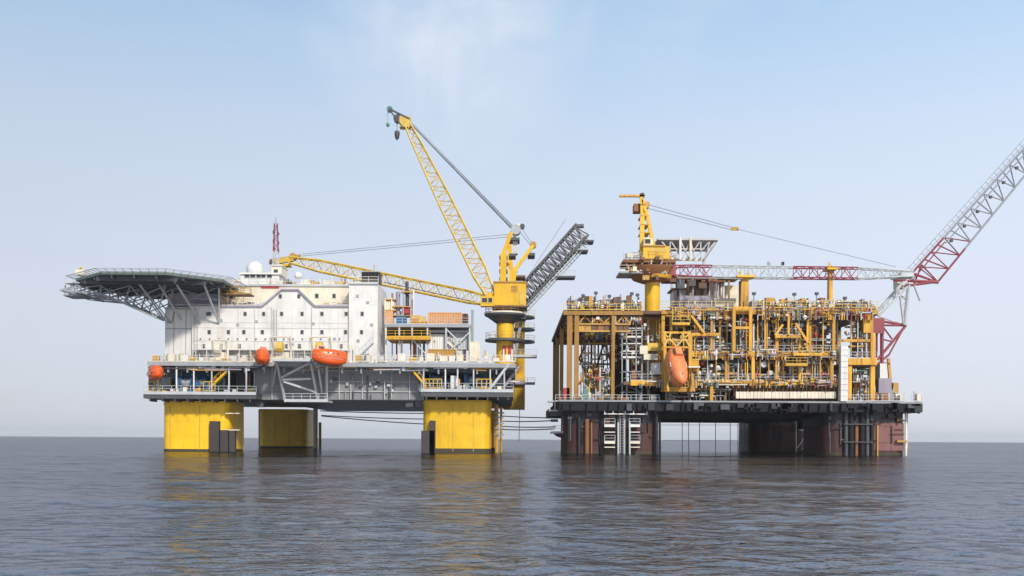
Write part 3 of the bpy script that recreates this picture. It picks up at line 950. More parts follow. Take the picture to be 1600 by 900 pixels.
# ------------------------------------------------------------------ lifeboats and davits (left rig)
def lifeboat(c, L, wd, ht, yaw, pitch, label, mat='orange', roll=0, group=None):
    """enclosed lifeboat, bow along +x before turning"""
    c = Vector(c)
    t = thing('lifeboat', label, 'lifeboat', c, group)
    rot = Matrix.Rotation(R(yaw), 3, 'Z') @ Matrix.Rotation(R(pitch), 3, 'Y') @ Matrix.Rotation(R(roll), 3, 'X')
    def tr(mb):
        mb.v = [tuple(c + rot @ Vector(v)) for v in mb.v]
        return mb
    n = 18
    def rings(fz, kx, st):
        out_ = []
        for s in st:
            k = max(0.02, (1 - abs(s) ** 2.6)) ** 0.55
            ring = []
            for i in range(n):
                a = 2 * math.pi * i / n
                cy, sz = math.cos(a), math.sin(a)
                ex = 0.75
                yy = math.copysign(abs(cy) ** ex, cy) * wd / 2 * k * kx
                zz = math.copysign(abs(sz) ** ex, sz)
                zz = zz * ht * (0.5 if zz > 0 else 0.5 * (0.55 + .45 * k)) * (k ** .6 if zz > 0 else 1) * fz
                ring.append((s * L / 2, yy, zz + (0.12 * ht * abs(s) ** 3)))
            out_.append(ring)
        return out_
    st = [-1, -.96, -.86, -.7, -.45, -.15, .15, .45, .7, .86, .96, 1]
    part('hull', tr(MB().loft(rings(1, 1, st))), mat, t, smooth=True)
    # rubbing strake
    mb = MB()
    for sy in (-1, 1):
        pts = [(s * L / 2, sy * wd / 2 * max(.02, 1 - abs(s) ** 2.6) ** .55 * 1.02, .12 * ht * abs(s) ** 3) for s in st[1:-1]]
        mb.sweep(pts, .09, 5)
    part('rubbing_strake', tr(mb), 'old_orange' if mat == 'orange' else 'rust', t, smooth=True)
    part('cockpit', tr(MB().loft([[(x * .9 - L * .27, y * wd * .25, ht * .36) for x, y in ((-1, -1), (1, -1), (1, 1), (-1, 1))], [(x * .6 - L * .27, y * wd * .18, ht * .66) for x, y in ((-1, -1), (1, -1), (1, 1), (-1, 1))]])), mat, t)
    for sy in (-1, 1):
        part('porthole', tr(MB().box((-L * .27 - .45, sy * wd * .235 - .03, ht * .46), (-L * .27 + .45, sy * wd * .235 + .03, ht * .58))), 'glass', t)
        part('hatch', tr(MB().box((-.5, sy * wd * .46 - .04, ht * .02), (.5, sy * wd * .46 + .04, ht * .28))), 'white', t)
        for k in (-.08, .06, .2):
            part('porthole', tr(MB().box((L * k - .16, sy * wd * .43 - .05, ht * .16), (L * k + .16, sy * wd * .43 + .12 * sy, ht * .27))), 'glass', t)
        gl_ = MB()
        for k in range(7):
            xa_ = -L * .36 + k * L * .1
            gl_.sweep([(xa_, sy * wd * .51, -ht * .04), (xa_ + L * .05, sy * wd * .515, -ht * .14), (xa_ + L * .1, sy * wd * .51, -ht * .04)], .03, 4)
        part('grab_line', tr(gl_), 'white', t)
    part('keel', tr(MB().box((-L * .42, -.08, -ht * .56), (L * .36, .08, -ht * .44))), 'dark_grey', t)
    for s in (-.6, .6):
        part('lifting_hook', tr(MB().tube((s * L / 2, 0, ht * .38), (s * L / 2, 0, ht * .62), .09, n=6)), 'steel', t)
    part('propeller_guard', tr(MB().lathe((-L * .49, 0, -ht * .36), [(.42, -.2), (.42, .2)], 12, 'x')), 'dark_grey', t)
    return t
GL = 'orange lifeboats of the left rig'
lifeboat(W(243, 583, 174.5), 5.8, 2.4, 2.5, -62, 0, 'orange lifeboat stowed below deck at the far left corner', group=GL)
lifeboat(W(410, 558, 172), 5.8, 2.5, 2.7, -80, 0, 'round orange lifeboat seen end-on left of the centre landing', group=GL)
lifeboat(W(515, 558, 171.5), 5.9, 2.5, 2.7, 20, 5, 'bright orange lifeboat seen side-on right of the centre landing', group=GL)
def davit(px, yb, Y, span, reach, label, cover='boom_yellow', h=4.2):
    p = W(px, yb, Y)
    p.z = zf
    t = thing('davit', label, 'davit', p, 'lifeboat davits in front of the accommodation block')
    for s in (-span / 2, span / 2):
        pts = [Vector((p.x + s, p.y + 1.5, p.z))] + [Vector((p.x + s, p.y + 1.5 - reach * math.sin(R(a)) * .5, p.z + h * .55 + h * .45 * math.cos(R(a - 90)) * 1.0)) for a in range(0, 91, 15)] + [Vector((p.x + s, p.y + 1.5 - reach, p.z + h * .93))]
        part('arm', MB().sweep(pts, .2, 6), 'cream', t, smooth=True)
        part('fall_wire', MB().tube(pts[-1], pts[-1] - Vector((0, 0, h * .5)), .05, n=5), 'cable', t)
        part('foot', MB().box((p.x + s - .4, p.y + .6, p.z), (p.x + s + .4, p.y + 2.3, p.z + .9)), 'cream', t)
    part('winch_case', MB().loft([[(p.x + x * span * .38, p.y + 2.0 + y * .8, p.z + zz) for x, y in ((-1, -1), (1, -1), (1, 1), (-1, 1))] for zz in (0, 1.9)]), 'cream', t)
    part('spreader', MB().tube((p.x - span / 2, p.y + 1.5 - reach * .5, p.z + h), (p.x + span / 2, p.y + 1.5 - reach * .5, p.z + h), .14, n=6), 'cream', t)
    rings = [[(p.x + x * span * .5, p.y + .6 + math.cos(R(a)) * .9, p.z + h * .62 + math.sin(R(a)) * .9) for a in range(0, 360, 40)] for x in (-.55, -.5, .1, .2)]
    part('canvas_cover', MB().loft(rings), cover, t, smooth=True)
davit(438, 562, 174.5, 3.0, 2.6, 'cream davit with yellow canvas behind the end-on orange boat', h=4.4)
davit(500, 562, 174.5, 3.2, 2.8, 'cream davit with yellow canvas above the side-on orange boat', h=4.4)
davit(341, 562, 175.5, 2.4, 1.2, 'small pale yellow davit without a boat at the left', 'cream', 4.0)

# ------------------------------------------------------------------ equipment frame, containers right of the accommodation
eq = thing('service_platform', 'two-level grey service platform right of the accommodation block', 'platform', W(668, 565, 183))
EY = 183.5
pbox('floor', 601, 735, 506.5, 511, EY, 9, 'grey', eq)
pbox('floor', 604, 672, 526, 530.5, EY - 1, 8, 'frame_yellow', eq)
pbox('back_wall', 602, 733, 511.2, 526, EY + 5, .4, 'dark_grey', eq)
for x in (603, 624, 644, 668, 697, 734):
    pbar('post', (x, 511, EY + .3), (x, 566, EY + .3), .28, 'pale_grey' if x > 610 else 'cream', eq)
prail((602, 506.5, EY + .1), (735, 506.5, EY + .1), eq, 'pale_grey')
prail((604, 526, EY - .9), (672, 526, EY - .9), eq, 'crane_yellow')
for a, b in (((697, 514), (720, 536)), ((735, 518), (700, 550)), ((644, 530), (668, 556))):
    pbar('brace', (a[0], a[1], EY + .2), (b[0], b[1], EY + .2), .2, 'pale_grey', eq)
pbox('girder', 672, 735, 516, 520, EY + .2, .4, 'dark_grey', eq)
pbar('kingpost', (738, 484, EY + 1), (738, 566, EY + 1), .45, 'grey', eq)
for i in range(26):
    x = rnd.uniform(606, 732)
    ptube('pipe', (x, 532, EY + rnd.uniform(1, 5)), (x, 565, EY + 3), rnd.uniform(.06, .2), rnd.choice(['pale_grey', 'white', 'lilac_grey', 'ochre', 'dark_grey', 'red']), eq, n=6)
def container(x0, x1, y0, y1, Y, d, mat, label, name='shipping_container', group=None):
    ym = (y0 + y1) / 2
    a, b = W(x0, ym, Y).x, W(x1, ym, Y).x
    zt, zb = W((x0 + x1) / 2, y0, Y).z, W((x0 + x1) / 2, y1, Y).z
    t = thing(name, label, 'container', ((a + b) / 2, Y + d / 2, zb), group)
    n = max(6, int((b - a) / .45))
    def zig(y, s):
        pts = []
        for i in range(n):
            xa = a + .12 + (b - a - .24) * i / n
            wv = (b - a - .24) / n
            for f, o in ((0, 0), (.3, 0), (.5, .09), (.8, .09)):
                pts.append((xa + f * wv, y + s * o))
        pts.append((b - .12, y))
        return pts
    f = zig(Y + .02, 1)
    bk = [(x, y) for x, y in reversed(zig(Y + d - .02, -1))]
    part('corrugated_wall', MB().prismz(f + bk, zb + .12, zt - .12), mat, t)
    for xx in (a, b - .14):
        for yy in (Y, Y + d - .14):
            part('corner_post', MB().box((xx, yy, zb), (xx + .14, yy + .14, zt)), mat, t)
    for zz in (zb, zt - .14):
        for yy in (Y - .01, Y + d - .13):
            part('frame_rail', MB().box((a + .14, yy, zz), (b - .14, yy + .14, zz + .14)), mat, t)
    return t
GC = 'containers right of the accommodation block'
container(668, 722, 488, 506.3, EY + 1.5, 2.6, 'box_orange', 'long pale orange corrugated container on the grey upper platform', group=GC)
container(722.5, 731, 490, 506.3, EY + 2, 2.4, 'brown', 'short brown container at the right end of the upper platform', group=GC)
container(671, 700, 522, 546, EY + 1, 2.4, 'white', 'white container under the platform, left of the pair', group=GC)
container(702, 733, 521, 546, EY + 1.2, 2.4, 'pale_grey', 'pale grey container under the platform, right of the pair', group=GC)
container(668, 712, 545.5, 562, EY - 5, 2.4, 'ochre', 'ochre container on the main deck below the white pair', group=GC)
container(734, 749, 534, 561, EY - 4, 2.4, 'cream', 'cream upright container beside the crane pedestal', group=GC)
sk = thing('mud_skid', 'yellow pump skid on the upper platform left of the orange container', 'pump skid', W(652, 506, EY + 1))
pbox('bed', 640, 666, 501, 506.3, EY + 1, 2, 'frame_yellow', sk)
part('pump', MB().lathe(W(650, 498, EY + 2), [(.3, -.9), (.6, -.8), (.6, .8), (.3, .9)], 12, 'x'), 'ochre', sk, smooth=True)
pbox('motor', 655, 664, 494, 501, EY + 1.4, 1.2, 'boom_yellow', sk)
pm_ = thing('process_tower', 'slim cluttered equipment tower with red and blue units beside the white block', 'tower', W(622, 506, EY + 3))
for x in (602, 612, 630, 642):
    pbar('post', (x, 452 if x > 625 else 466, EY + 3), (x, 506.4, EY + 3), .26, 'lilac_grey' if x > 625 else 'cream', pm_)
for y, a, b in ((484, 601, 618), (467, 600, 618), (478, 612, 642), (455, 626, 644), (492, 612, 642)):
    pbox('floor', a, b, y, y + 1.5, EY + 2.8, 3, 'ochre', pm_)
pbox('red_unit', 628, 641, 478, 490, EY + 3.2, 2, 'red', pm_)
pbox('blue_unit', 619, 634, 493, 506.3, EY + 2.6, 2, 'blue', pm_)
pbox('crate', 602, 614, 486, 506.3, EY + 2.6, 2, 'box_orange', pm_)
pbox('crate', 603, 616, 470, 483.8, EY + 3.2, 1.6, 'cream', pm_)
ptube('pipe', (622, 456, EY + 4), (622, 492, EY + 4), .4, 'lilac_grey', pm_)
ptube('pipe', (636, 440, EY + 4), (636, 478, EY + 4), .3, 'dark_grey', pm_)
ptube('pipe', (646, 454, EY + 4), (646, 506, EY + 4), .2, 'white', pm_)
for i in range(14):
    x = rnd.uniform(602, 644)
    y = rnd.uniform(456, 490)
    ptube('pipe', (x, y, EY + rnd.uniform(3, 5)), (x, y + rnd.uniform(8, 20), EY + 4), rnd.uniform(.06, .18), rnd.choice(['cream', 'ochre', 'pale_grey', 'brown', 'white', 'crane_yellow']), pm_, n=6)

# ------------------------------------------------------------------ cranes of the left rig
CY = 186.0
cr1 = thing('pedestal_crane', 'bright yellow pedestal crane with its lattice boom raised high', 'crane', W(789, 566, CY))
def zc(y, x=789, Y=CY):
    return W(x, y, Y).z
cx = W(789, 500, CY).x
part('pedestal', MB().lathe((cx, CY, 0), [(1.55, MDZ), (1.5, zc(480))], 24), 'crane_yellow', cr1, smooth=True)
part('pedestal_foot', MB().lathe((cx, CY, 0), [(2.0, MDZ + .4), (2.0, MDZ + 1.2), (1.56, MDZ + 1.7)], 24), 'crane_yellow', cr1, smooth=True)
part('access_ring', MB().lathe((cx, CY, 0), [(1.4, zc(507)), (3.2, zc(496)), (3.7, zc(494)), (3.7, zc(490.5)), (1.5, zc(490))], 24), 'dark_grey', cr1, smooth=True)
part('ring_edge', MB().lathe((cx, CY, 0), [(3.7, zc(491.5)), (3.8, zc(491.5)), (3.8, zc(489)), (3.7, zc(489))], 24), 'cream', cr1, smooth=True)
part('access_ring', MB().lathe((cx, CY, 0), [(1.52, zc(534)), (3.6, zc(534)), (3.6, zc(530.5)), (1.52, zc(530.5))], 24), 'dark_grey', cr1, smooth=True)
for y, r in ((490, 3.6), (530.5, 3.5)):
    mb = MB()
    pts = [Vector((cx + r * math.cos(R(a)), CY + r * math.sin(R(a)), zc(y))) for a in range(0, 361, 24)]
    for p, q in zip(pts, pts[1:]):
        mb.bar(p, p + Vector((0, 0, 1.1)), .06)
        for k in (.55, 1.1):
            mb.bar(p + Vector((0, 0, k)), q + Vector((0, 0, k)), .06)
    part('handrail', mb, 'ochre', cr1)
part('slew_ring', MB().lathe((cx, CY, 0), [(1.9, zc(489)), (2.2, zc(484)), (2.2, zc(479)), (1.8, zc(478))], 24), 'brown', cr1, smooth=True)
pbox('machinery_house', 772, 822, 441, 477.5, CY - 3, 6, 'crane_yellow', cr1)
pbox('house_roof', 771, 823, 439.4, 441.4, CY - 3.2, 6.4, 'ochre', cr1)
pbox('house_floor', 769, 824, 477.3, 479.8, CY - 3.2, 6.4, 'brown', cr1)
for x in (784, 797, 810):
    pbox('house_panel', x, x + .6, 442, 477, CY - 3.05, .1, 'boom_yellow', cr1)
pbox('house_door', 812, 819, 455, 476, CY - 3.08, .1, 'boom_yellow', cr1)
for i in range(5):
    pbox('louvre', 799, 809, 446 + i * 2.2, 447.3 + i * 2.2, CY - 3.1, .12, 'ochre', cr1)
pbox('cab', 751, 772, 463, 478, CY - 4.4, 2.2, 'crane_yellow', cr1)
window(757, 469, CY - 4.42, .9, .8, cr1, 'boom_yellow')
window(766, 469, CY - 4.42, .7, .8, cr1, 'boom_yellow')
for x, y, y1 in ((782, 530, 545), (797, 548, 557), (806, 548, 557)):
    pass
pbox('warning_sign', 785, 791, 540, 553, CY - 1.72, .1, 'red', cr1)
pbox('warning_sign', 794, 799, 540, 553, CY - 1.55, .1, 'red', cr1)
# gantry (A-frame)
for Y in (CY - 1.8, CY + 1.8):
    pbar('gantry_leg', (786, 441, Y), (787, 397, Y), 1.1, 'crane_yellow', cr1)
    pbar('gantry_leg', (785, 400, Y), (799, 363, Y), .7, 'crane_yellow', cr1)
    pbar('gantry_leg', (801, 426, Y), (833, 384, Y), .6, 'crane_yellow', cr1)
    pbar('gantry_leg', (800, 441, Y), (803, 422, Y), 1.2, 'crane_yellow', cr1)
for y in (432, 420, 408, 398):
    pbox('gantry_rung', 780, 793, y, y + 2, CY - 2.3, 4.6, 'ochre', cr1)
pbar('gantry_brace', (790, 410, CY), (808, 426, CY), .4, 'crane_yellow', cr1)
pbox('gantry_floor', 797, 821, 430, 433, CY - 2.2, 4.4, 'brown', cr1)
pbox('gantry_head', 796, 812, 371, 375, CY - 2, 4, 'dark_grey', cr1)
pbox('gantry_platform', 795, 806, 396, 400, CY - 2, 4, 'dark_grey', cr1)
pbox('gantry_platform', 825, 836, 395, 399, CY - 2, 4, 'dark_grey', cr1)
pbox('ballast_box', 801, 809, 376, 396, CY - 1, 2, 'pale_grey', cr1)
part('sheave', MB().lathe(W(806, 360, CY), [(.9, -.9), (.9, .9)], 16, 'y'), 'steel', cr1, smooth=True)
part('sheave', MB().lathe(W(816, 354, CY), [(.45, -.5), (.45, .5)], 12, 'y'), 'dark_grey', cr1, smooth=True)
pbar('sheave_bracket', (803, 372, CY), (812, 350, CY), .5, 'cream', cr1)
part('sheave', MB().lathe(W(833, 383, CY), [(.6, -.6), (.6, .6)], 12, 'y'), 'ochre', cr1, smooth=True)
for p, q in (((815, 356), (831, 381)), ((812, 362), (829, 383))):
    part('pendant_rope', MB().tube(W(*p, CY), W(*q, CY), .07, n=5), 'cable', cr1)
BF, BT = W(768, 464, CY - .5), W(636.5, 194, CY - .5)
lattice(cr1, BF, BT, [(0, 1.5), (.14, 2.7), (.55, 2.5), (.9, 1.5), (1, 1.0)], [(0, 3.4), (.14, 2.6), (.9, 2.0), (1, 1.2)], 24, 'boom_yellow', .16, .075, 'boom_chord', 'boom_lacing')
part('boom_foot', MB().box((BF.x - .8, CY - 2.4, BF.z - 1.0), (BF.x + 1.0, CY + 1.6, BF.z + .5)), 'crane_yellow', cr1)
pbox('boom_head', 624, 641, 181, 198, CY - 1.2, 1.8, 'boom_yellow', cr1)
for Y in (CY - 1.1, CY + .1):
    pbar('fly_jib', (640, 186, Y), (608, 170, Y), .3, 'dark_grey', cr1)
    pbar('fly_jib', (630, 200, Y), (608, 171, Y), .24, 'dark_grey', cr1)
    pbar('fly_jib', (620, 188, Y), (622, 177, Y), .2, 'dark_grey', cr1)
part('sheave', MB().lathe(W(609, 171, CY - .5), [(.55, -.3), (.55, .3)], 12, 'y'), 'teal', cr1, smooth=True)
part('sheave', MB().lathe(W(621, 186, CY - .5), [(.7, -.6), (.7, .6)], 12, 'y'), 'dark_grey', cr1, smooth=True)
part('hoist_rope', MB().tube(W(620, 188, CY - .7), W(620.5, 206, CY - .7), .09, n=5), 'cable', cr1)
part('hoist_rope', MB().tube(W(606, 172, CY - .5), W(606, 192, CY - .5), .06, n=5), 'cable', cr1)
part('hook_block', MB().lathe(W(620.5, 211, CY - .7), [(.1, -.9), (.35, -.6), (.5, .2), (.4, .7), (.1, .8)], 10), 'dark_grey', cr1, smooth=True)
part('headache_ball', MB().lathe(W(606, 195, CY - .5), [(.05, -.4), (.3, -.2), (.35, .1), (.1, .4)], 10), 'green_block', cr1, smooth=True)
for k in range(9):
    o = Vector((0.0, (k - 4) * .2, (k % 3 - 1) * .3))
    part('luffing_rope', MB().tube(W(639, 189, CY - .5) + o * .5, W(803, 358, CY) + o, .10, n=5), 'cable', cr1)

C2 = 232.0
cr2 = thing('pedestal_crane', 'yellow rear crane whose boom rests low across the accommodation roof', 'crane', W(812, 640, C2))
def z2(y): return W(812, y, C2).z
c2x = W(812, 560, C2).x
part('pedestal', MB().lathe((c2x, C2, 0), [(1.15, z2(600)), (1.15, z2(488))], 20), 'crane_yellow', cr2, smooth=True)
part('sponson', MB().box((W(787, 600, C2).x, C2 - 3, z2(640)), (W(820, 600, C2).x, C2 + 3, z2(585))), 'crane_yellow', cr2)
part('sponson', MB().box((W(787, 600, C2).x, C2 - 2.4, z2(585)), (W(803, 600, C2).x, C2 + 3, z2(562))), 'crane_yellow', cr2)
for y in (534, 515, 496):
    part('access_ring', MB().lathe((c2x + .4, C2, 0), [(1.2, z2(y + 2)), (3.0, z2(y + 2)), (3.0, z2(y - 1)), (1.2, z2(y - 1))], 20), 'dark_grey', cr2, smooth=True)
    mb = MB()
    rail(mb, (c2x - 2.6, C2 - 2.4, z2(y - 1)), (c2x + 3.3, C2 - 2.4, z2(y - 1)))
    part('handrail', mb, 'boom_yellow', cr2)
pbox('sponson_rib', 803.5, 805, 586, 638, C2 - 3.15, .2, 'boom_yellow', cr2)
pbox('sponson_walkway', 800, 836, 598, 600.5, C2 - 4, 2, 'lilac_grey', cr2)
prail((800, 598, C2 - 3.9), (836, 598, C2 - 3.9), cr2, 'lilac_grey')
part('machinery_house', MB().box((W(782, 465, C2).x, C2 - 3, z2(490)), (W(819, 465, C2).x, C2 + 3, z2(452))), 'crane_yellow', cr2)
pbar('gantry_leg', (800, 452, C2), (795, 368, C2), 1.0, 'crane_yellow', cr2)
A2, B2 = W(772, 472, C2), W(452, 406, C2)
lattice(cr2, A2, B2, [(0, 1.6), (.12, 2.6), (.85, 2.5), (1, 1.3)], [(0, 3), (.12, 2.2), (.85, 2.0), (1, 1.2)], 24, 'boom_yellow', .19, .09, 'boom_chord', 'boom_lacing')
pbar('boom_head', (458, 404, C2), (428, 410, C2), 1.1, 'boom_yellow', cr2)
pbar('fly_jib', (470, 399, C2), (421, 407, C2), .45, 'ochre', cr2)
part('sheave', MB().lathe(W(426, 411, C2), [(.7, -.6), (.7, .6)], 12, 'y'), 'dark_grey', cr2, smooth=True)
part('sheave', MB().lathe(W(458, 401, C2), [(.8, -.6), (.8, .6)], 12, 'y'), 'ochre', cr2, smooth=True)
part('boom_walkway', MB().bar(W(600, 441, C2 - 1), W(770, 478, C2 - 1), .6, .12), 'brown', cr2)
for k, (a, b) in enumerate((((472, 397), (796, 366)), ((472, 400), (796, 370)))):
    for dY in (-.6, 0, .6):
        part('luffing_rope', MB().tube(W(*a, C2 + dY), W(*b, C2 + dY), .085, n=5), 'cable', cr2)

# ------------------------------------------------------------------ raised gangway
GY = 208.0
gw = thing('raised_gangway', 'dark grey lattice gangway lifted steeply into the air behind the crane', 'gangway', W(800, 500, GY))
lattice(gw, W(790, 494, GY), W(909, 361, GY), [(0, 3.4), (1, 3.3)], [(0, 4.0), (1, 3.6)], 30, 'gang_grey', .24, .13, 'truss_chord', 'truss_brace')
ga, gb = W(797, 500, GY), W(917, 371, GY)
part('walkway_floor', MB().bar(ga, gb, 3.2, .25), 'dark_grey', gw)
gd = (gb - ga).normalized()
gn = Vector((-gd.z, 0, gd.x)) * (-1)
if gn.z > 0:
    gn = -gn
mb = MB()
for i in range(26):
    p = ga.lerp(gb, (i + .5) / 26)
    for Y in (-1.9, 1.9):
        mb.bar(p + gn * .2 + Vector((0, Y, 0)), p + gn * 1.2 + Vector((0, Y, 0)), .1)
for Y in (-1.9, 1.9):
    for k in (.7, 1.25):
        mb.bar(ga + gn * k + Vector((0, Y, 0)), gb.lerp(ga, .1) + gn * k + Vector((0, Y, 0)), .12)
part('handrail', mb, 'pale_grey', gw)
for i in range(24):
    p = ga.lerp(gb, (i + .5) / 24) - gn * .35
    part('floor_panel', MB().bar(p - gd * .28, p + gd * .28, 3.0, .1), rnd.choice(['gang_grey', 'dark_grey', 'gang_grey', 'lilac_grey']), gw)
for (a, b, y) in ((908, 928, 375), (896, 919, 390), (868, 899, 431)):
    pbox('end_platform', a, b, y, y + 2.6, GY - 2, 3.6, 'dark_grey', gw)
    prail((a, y, GY - 1.9), (b, y, GY - 1.9), gw)
for p, q in (((868, 431), (860, 424)), ((870, 433.6), (858, 440)), ((896, 390), (894, 378)), ((898, 392.6), (888, 396)), ((908, 375), (905, 366)), ((909, 377.6), (902, 384))):
    for Y in (GY - 1.5, GY + 1.2):
        pbar('platform_strut', (*p, Y), (*q, Y), .25, 'gang_grey', gw)
ptube('tip_pipe', (898, 354, GY), (912, 353, GY), .45, 'gang_grey', gw)
for k in range(2):
    part('guy_rope', MB().tube(W(822, 436, GY - 1 + k * 2), W(896, 352, GY - 1 + k * 2) + Vector((-1.6, 0, 1.2)), .05, n=5), 'cable', gw)
pbox('base_frame', 790, 822, 488, 498, GY - 2.4, 5, 'dark_grey', gw)
pbar('base_leg', (800, 498, GY), (800, 566, GY), .8, 'grey', gw)
pbar('base_leg', (815, 498, GY), (803, 566, GY), .6, 'grey', gw)

# ================================================================== RIGHT: the tension-leg platform
TY = 178.0
tlp = thing('tension_leg_hull', 'dark maroon and black hull of the right platform standing on four columns', 'oil platform', (W(1150, 700, TY).x, 213, 0))
HTZ = W(1150, 627, 176).z
HBZ = W(1150, 643, 176).z
xa, xb = W(874, 630, 176).x, W(1440, 630, 176).x
part('hull_deck', MB().box((xa, 176, HBZ), (xb, 246, HTZ)), 'black', tlp)
part('deck_edge', MB().box((xa - .05, 175.85, HTZ - .22), (xb + .05, 176, HTZ + .08)), 'grey', tlp)
for i in range(34):
    x = xa + .6 + (xb - xa - 1.2) * (i + rnd.uniform(-.3, .3) * (0 < i < 33)) / 33
    part('deck_bracket', MB().prism([(x - .08, HBZ - .2), (x + .08, HBZ - .2), (x + .08, HTZ - .4), (x - .08, HTZ - .4)], 175.5, 175.98), 'black', tlp)
def tcol(xl, xr, Y, d):
    a, b = W(xl, 690, Y).x, W(xr, 690, Y).x
    cx_, hx = (a + b) / 2, (b - a) / 2
    zs = 5.3
    c = part('column', MB().prismz(rsq(cx_, Y + d / 2, hx, d / 2, 2.6), -4, zs), 'maroon', tlp, smooth=True)
    part('upper_column', MB().prismz(rsq(cx_, Y + d / 2, hx, d / 2, 2.6), zs, HBZ - .004), 'blackish', c, smooth=True)
    part('waterline_band', MB().prismz(rsq(cx_, Y + d / 2, hx + .03, d / 2 + .03, 2.6), -2, .5), 'algae', c, smooth=True)
    for z in (2.2, 5.1):
        part('weld_strip', MB().prismz(rsq(cx_, Y + d / 2, hx + .03, d / 2 + .03, 2.6), z, z + .07), 'maroon', c, smooth=True)
    for k in range(1, 5):
        x = a + (b - a) * k / 5
        part('weld_strip', MB().box((x - .04, Y - .05, .5), (x + .04, Y + .05, HBZ - .3)), 'maroon', c)
    return c
k1 = tcol(882, 1031, TY, 15)
k2 = tcol(1287, 1418, TY, 14.5)
tcol(1172, 1276, 233, 14)
tcol(880, 985, 233, 14)
# column patches; the lighter one paints in sunlight on the right end
pbox('column_patch', 1366, 1412, 661, 704, TY - .03, .1, 'lit_maroon', k2)
pbox('column_patch', 1190, 1245, 664, 698, 233 - .03, .1, 'maroon', tlp)
# riser pipes and caissons up the fronts
for x, r, mt, y0 in ((1322, .35, 'dark_grey', 640), (1330, .45, 'black', 640), (1338, .3, 'rust', 664), (1347, .45, 'black', 640), (1355, .35, 'dark_grey', 640), (1362, .2, 'black', 640),
                     (1371, .16, 'ochre', 664), (1415.5, .2, 'cream', 640), (905, .3, 'blackish', 640), (917, .38, 'rust', 655), (924, .16, 'rust', 660), (940, .3, 'black', 640), (966, .3, 'dark_grey', 636), (975, .3, 'grey', 640), (983, .25, 'dark_grey', 640), (1026, .3, 'blackish', 648), (1031, .2, 'black', 645)):
    ptube('riser_pipe', (x, y0, TY - r - .1), (x, 722, TY - r - .1), r, mt, tlp, n=10)
for y in (662, 690):
    pbox('pipe_clamp', 1318, 1364, y, y + 1.6, TY - 1.1, 1.2, 'dark_grey', tlp)
# landings and ladders on the left column
for a, b, y, h in ((944, 1012, 635.5, 2), (944, 1012, 646, 1.6)):
    pbox('landing', a, b, y, y + h, TY - 1.8, 1.6, 'white', tlp)
for x in (945, 958, 977, 990, 1011):
    pbar('landing_post', (x, 635.5, TY - 1.7), (x, 647, TY - 1.7), .14, 'white', tlp)
for a, b in ((944.5, 961), (983, 1000)):
    for y in (664, 674.5, 690, 698):
        pbox('landing', a, b, y, y + (3.2 if y in (664, 690) else 1.4), TY - 1.7, 1.6, 'cream' if y > 680 else 'white', tlp)
    prail((a, 664, TY - 1.6), (b, 664, TY - 1.6), tlp, 'pale_grey')
    prail((a, 690, TY - 1.6), (b, 690, TY - 1.6), tlp, 'pale_grey')
for x in (966, 984):
    pbar('guide_rail', (x, 660, TY - 1.6), (x, 714, TY - 1.6), .25, 'pale_grey', tlp)
ladder(972, 640, 708, TY - .9, .7, 'pale_grey', tlp)
# left bulge: boat bumper and mooring gear
part('bumper', MB().prism([(W(872, 690, 182).x, W(872, 682, 182).z), (W(898, 690, 182).x, W(898, 690, 182).z), (W(898, 690, 182).x, W(898, 672, 182).z), (W(865, 690, 182).x, W(865, 676, 182).z)], 182, 188), 'maroon', tlp)
pbox('bumper_ledge', 862, 896, 675, 677.4, 181.4, 7, 'lilac_grey', tlp)
prail((862, 675, 181.5), (896, 675, 181.5), tlp)
pbox('fairlead', 860, 880, 642, 650, 182, 3, 'dark_grey', tlp)
pbox('fairlead', 861, 872, 655, 659, 182, 2, 'dark_grey', tlp)
pbox('outrigger_frame', 858, 880, 640.6, 642.6, 181, 4, 'pale_grey', tlp)
for x in (859, 867, 875):
    pbar('landing_post', (x, 627, 181.2), (x, 641, 181.2), .2, 'pale_grey', tlp)
pbox('outrigger_frame', 857, 880, 626, 628, 181, 4, 'pale_grey', tlp)
# back column gear
pbox('name_board', 1251, 1267, 645, 654.5, 231.5, .3, 'cream', tlp)
pbox('hose_box', 1252, 1272, 656, 670, 231.6, 1.3, 'black', tlp)
for x in (1244, 1274):
    pbar('guide_rail', (x, 645, 231.6), (x, 712, 231.6), .18, 'pale_grey' if x < 1250 else 'lilac_grey', tlp)
ladder(1262, 672, 704, 231.8, 2.6, 'lilac_grey', tlp)
pbox('landing', 1250, 1277, 671, 673, 231, 1.6, 'pale_grey', tlp)
pbox('landing', 1256, 1277, 701, 703, 231, 1.6, 'pale_grey', tlp)
for a, b in (((1246, 700), (1262, 676)), ((1262, 700), (1276, 678))):
    pbar('ladder_brace', (*a, 231.5), (*b, 231.5), .15, 'pale_grey', tlp)
pbar('guide_rail', (1158, 650, 231), (1158, 706, 231), .3, 'pale_grey', tlp)
pbar('guide_rail', (1163, 650, 230), (1163, 712, 230), .25, 'lilac_grey', tlp)
pbox('guide_rail', 1416, 1418.5, 640, 700, TY + 1, .5, 'pale_grey', tlp)
pbox('landing', 1402, 1418, 688, 691, TY - .8, 1.0, 'ochre', tlp)
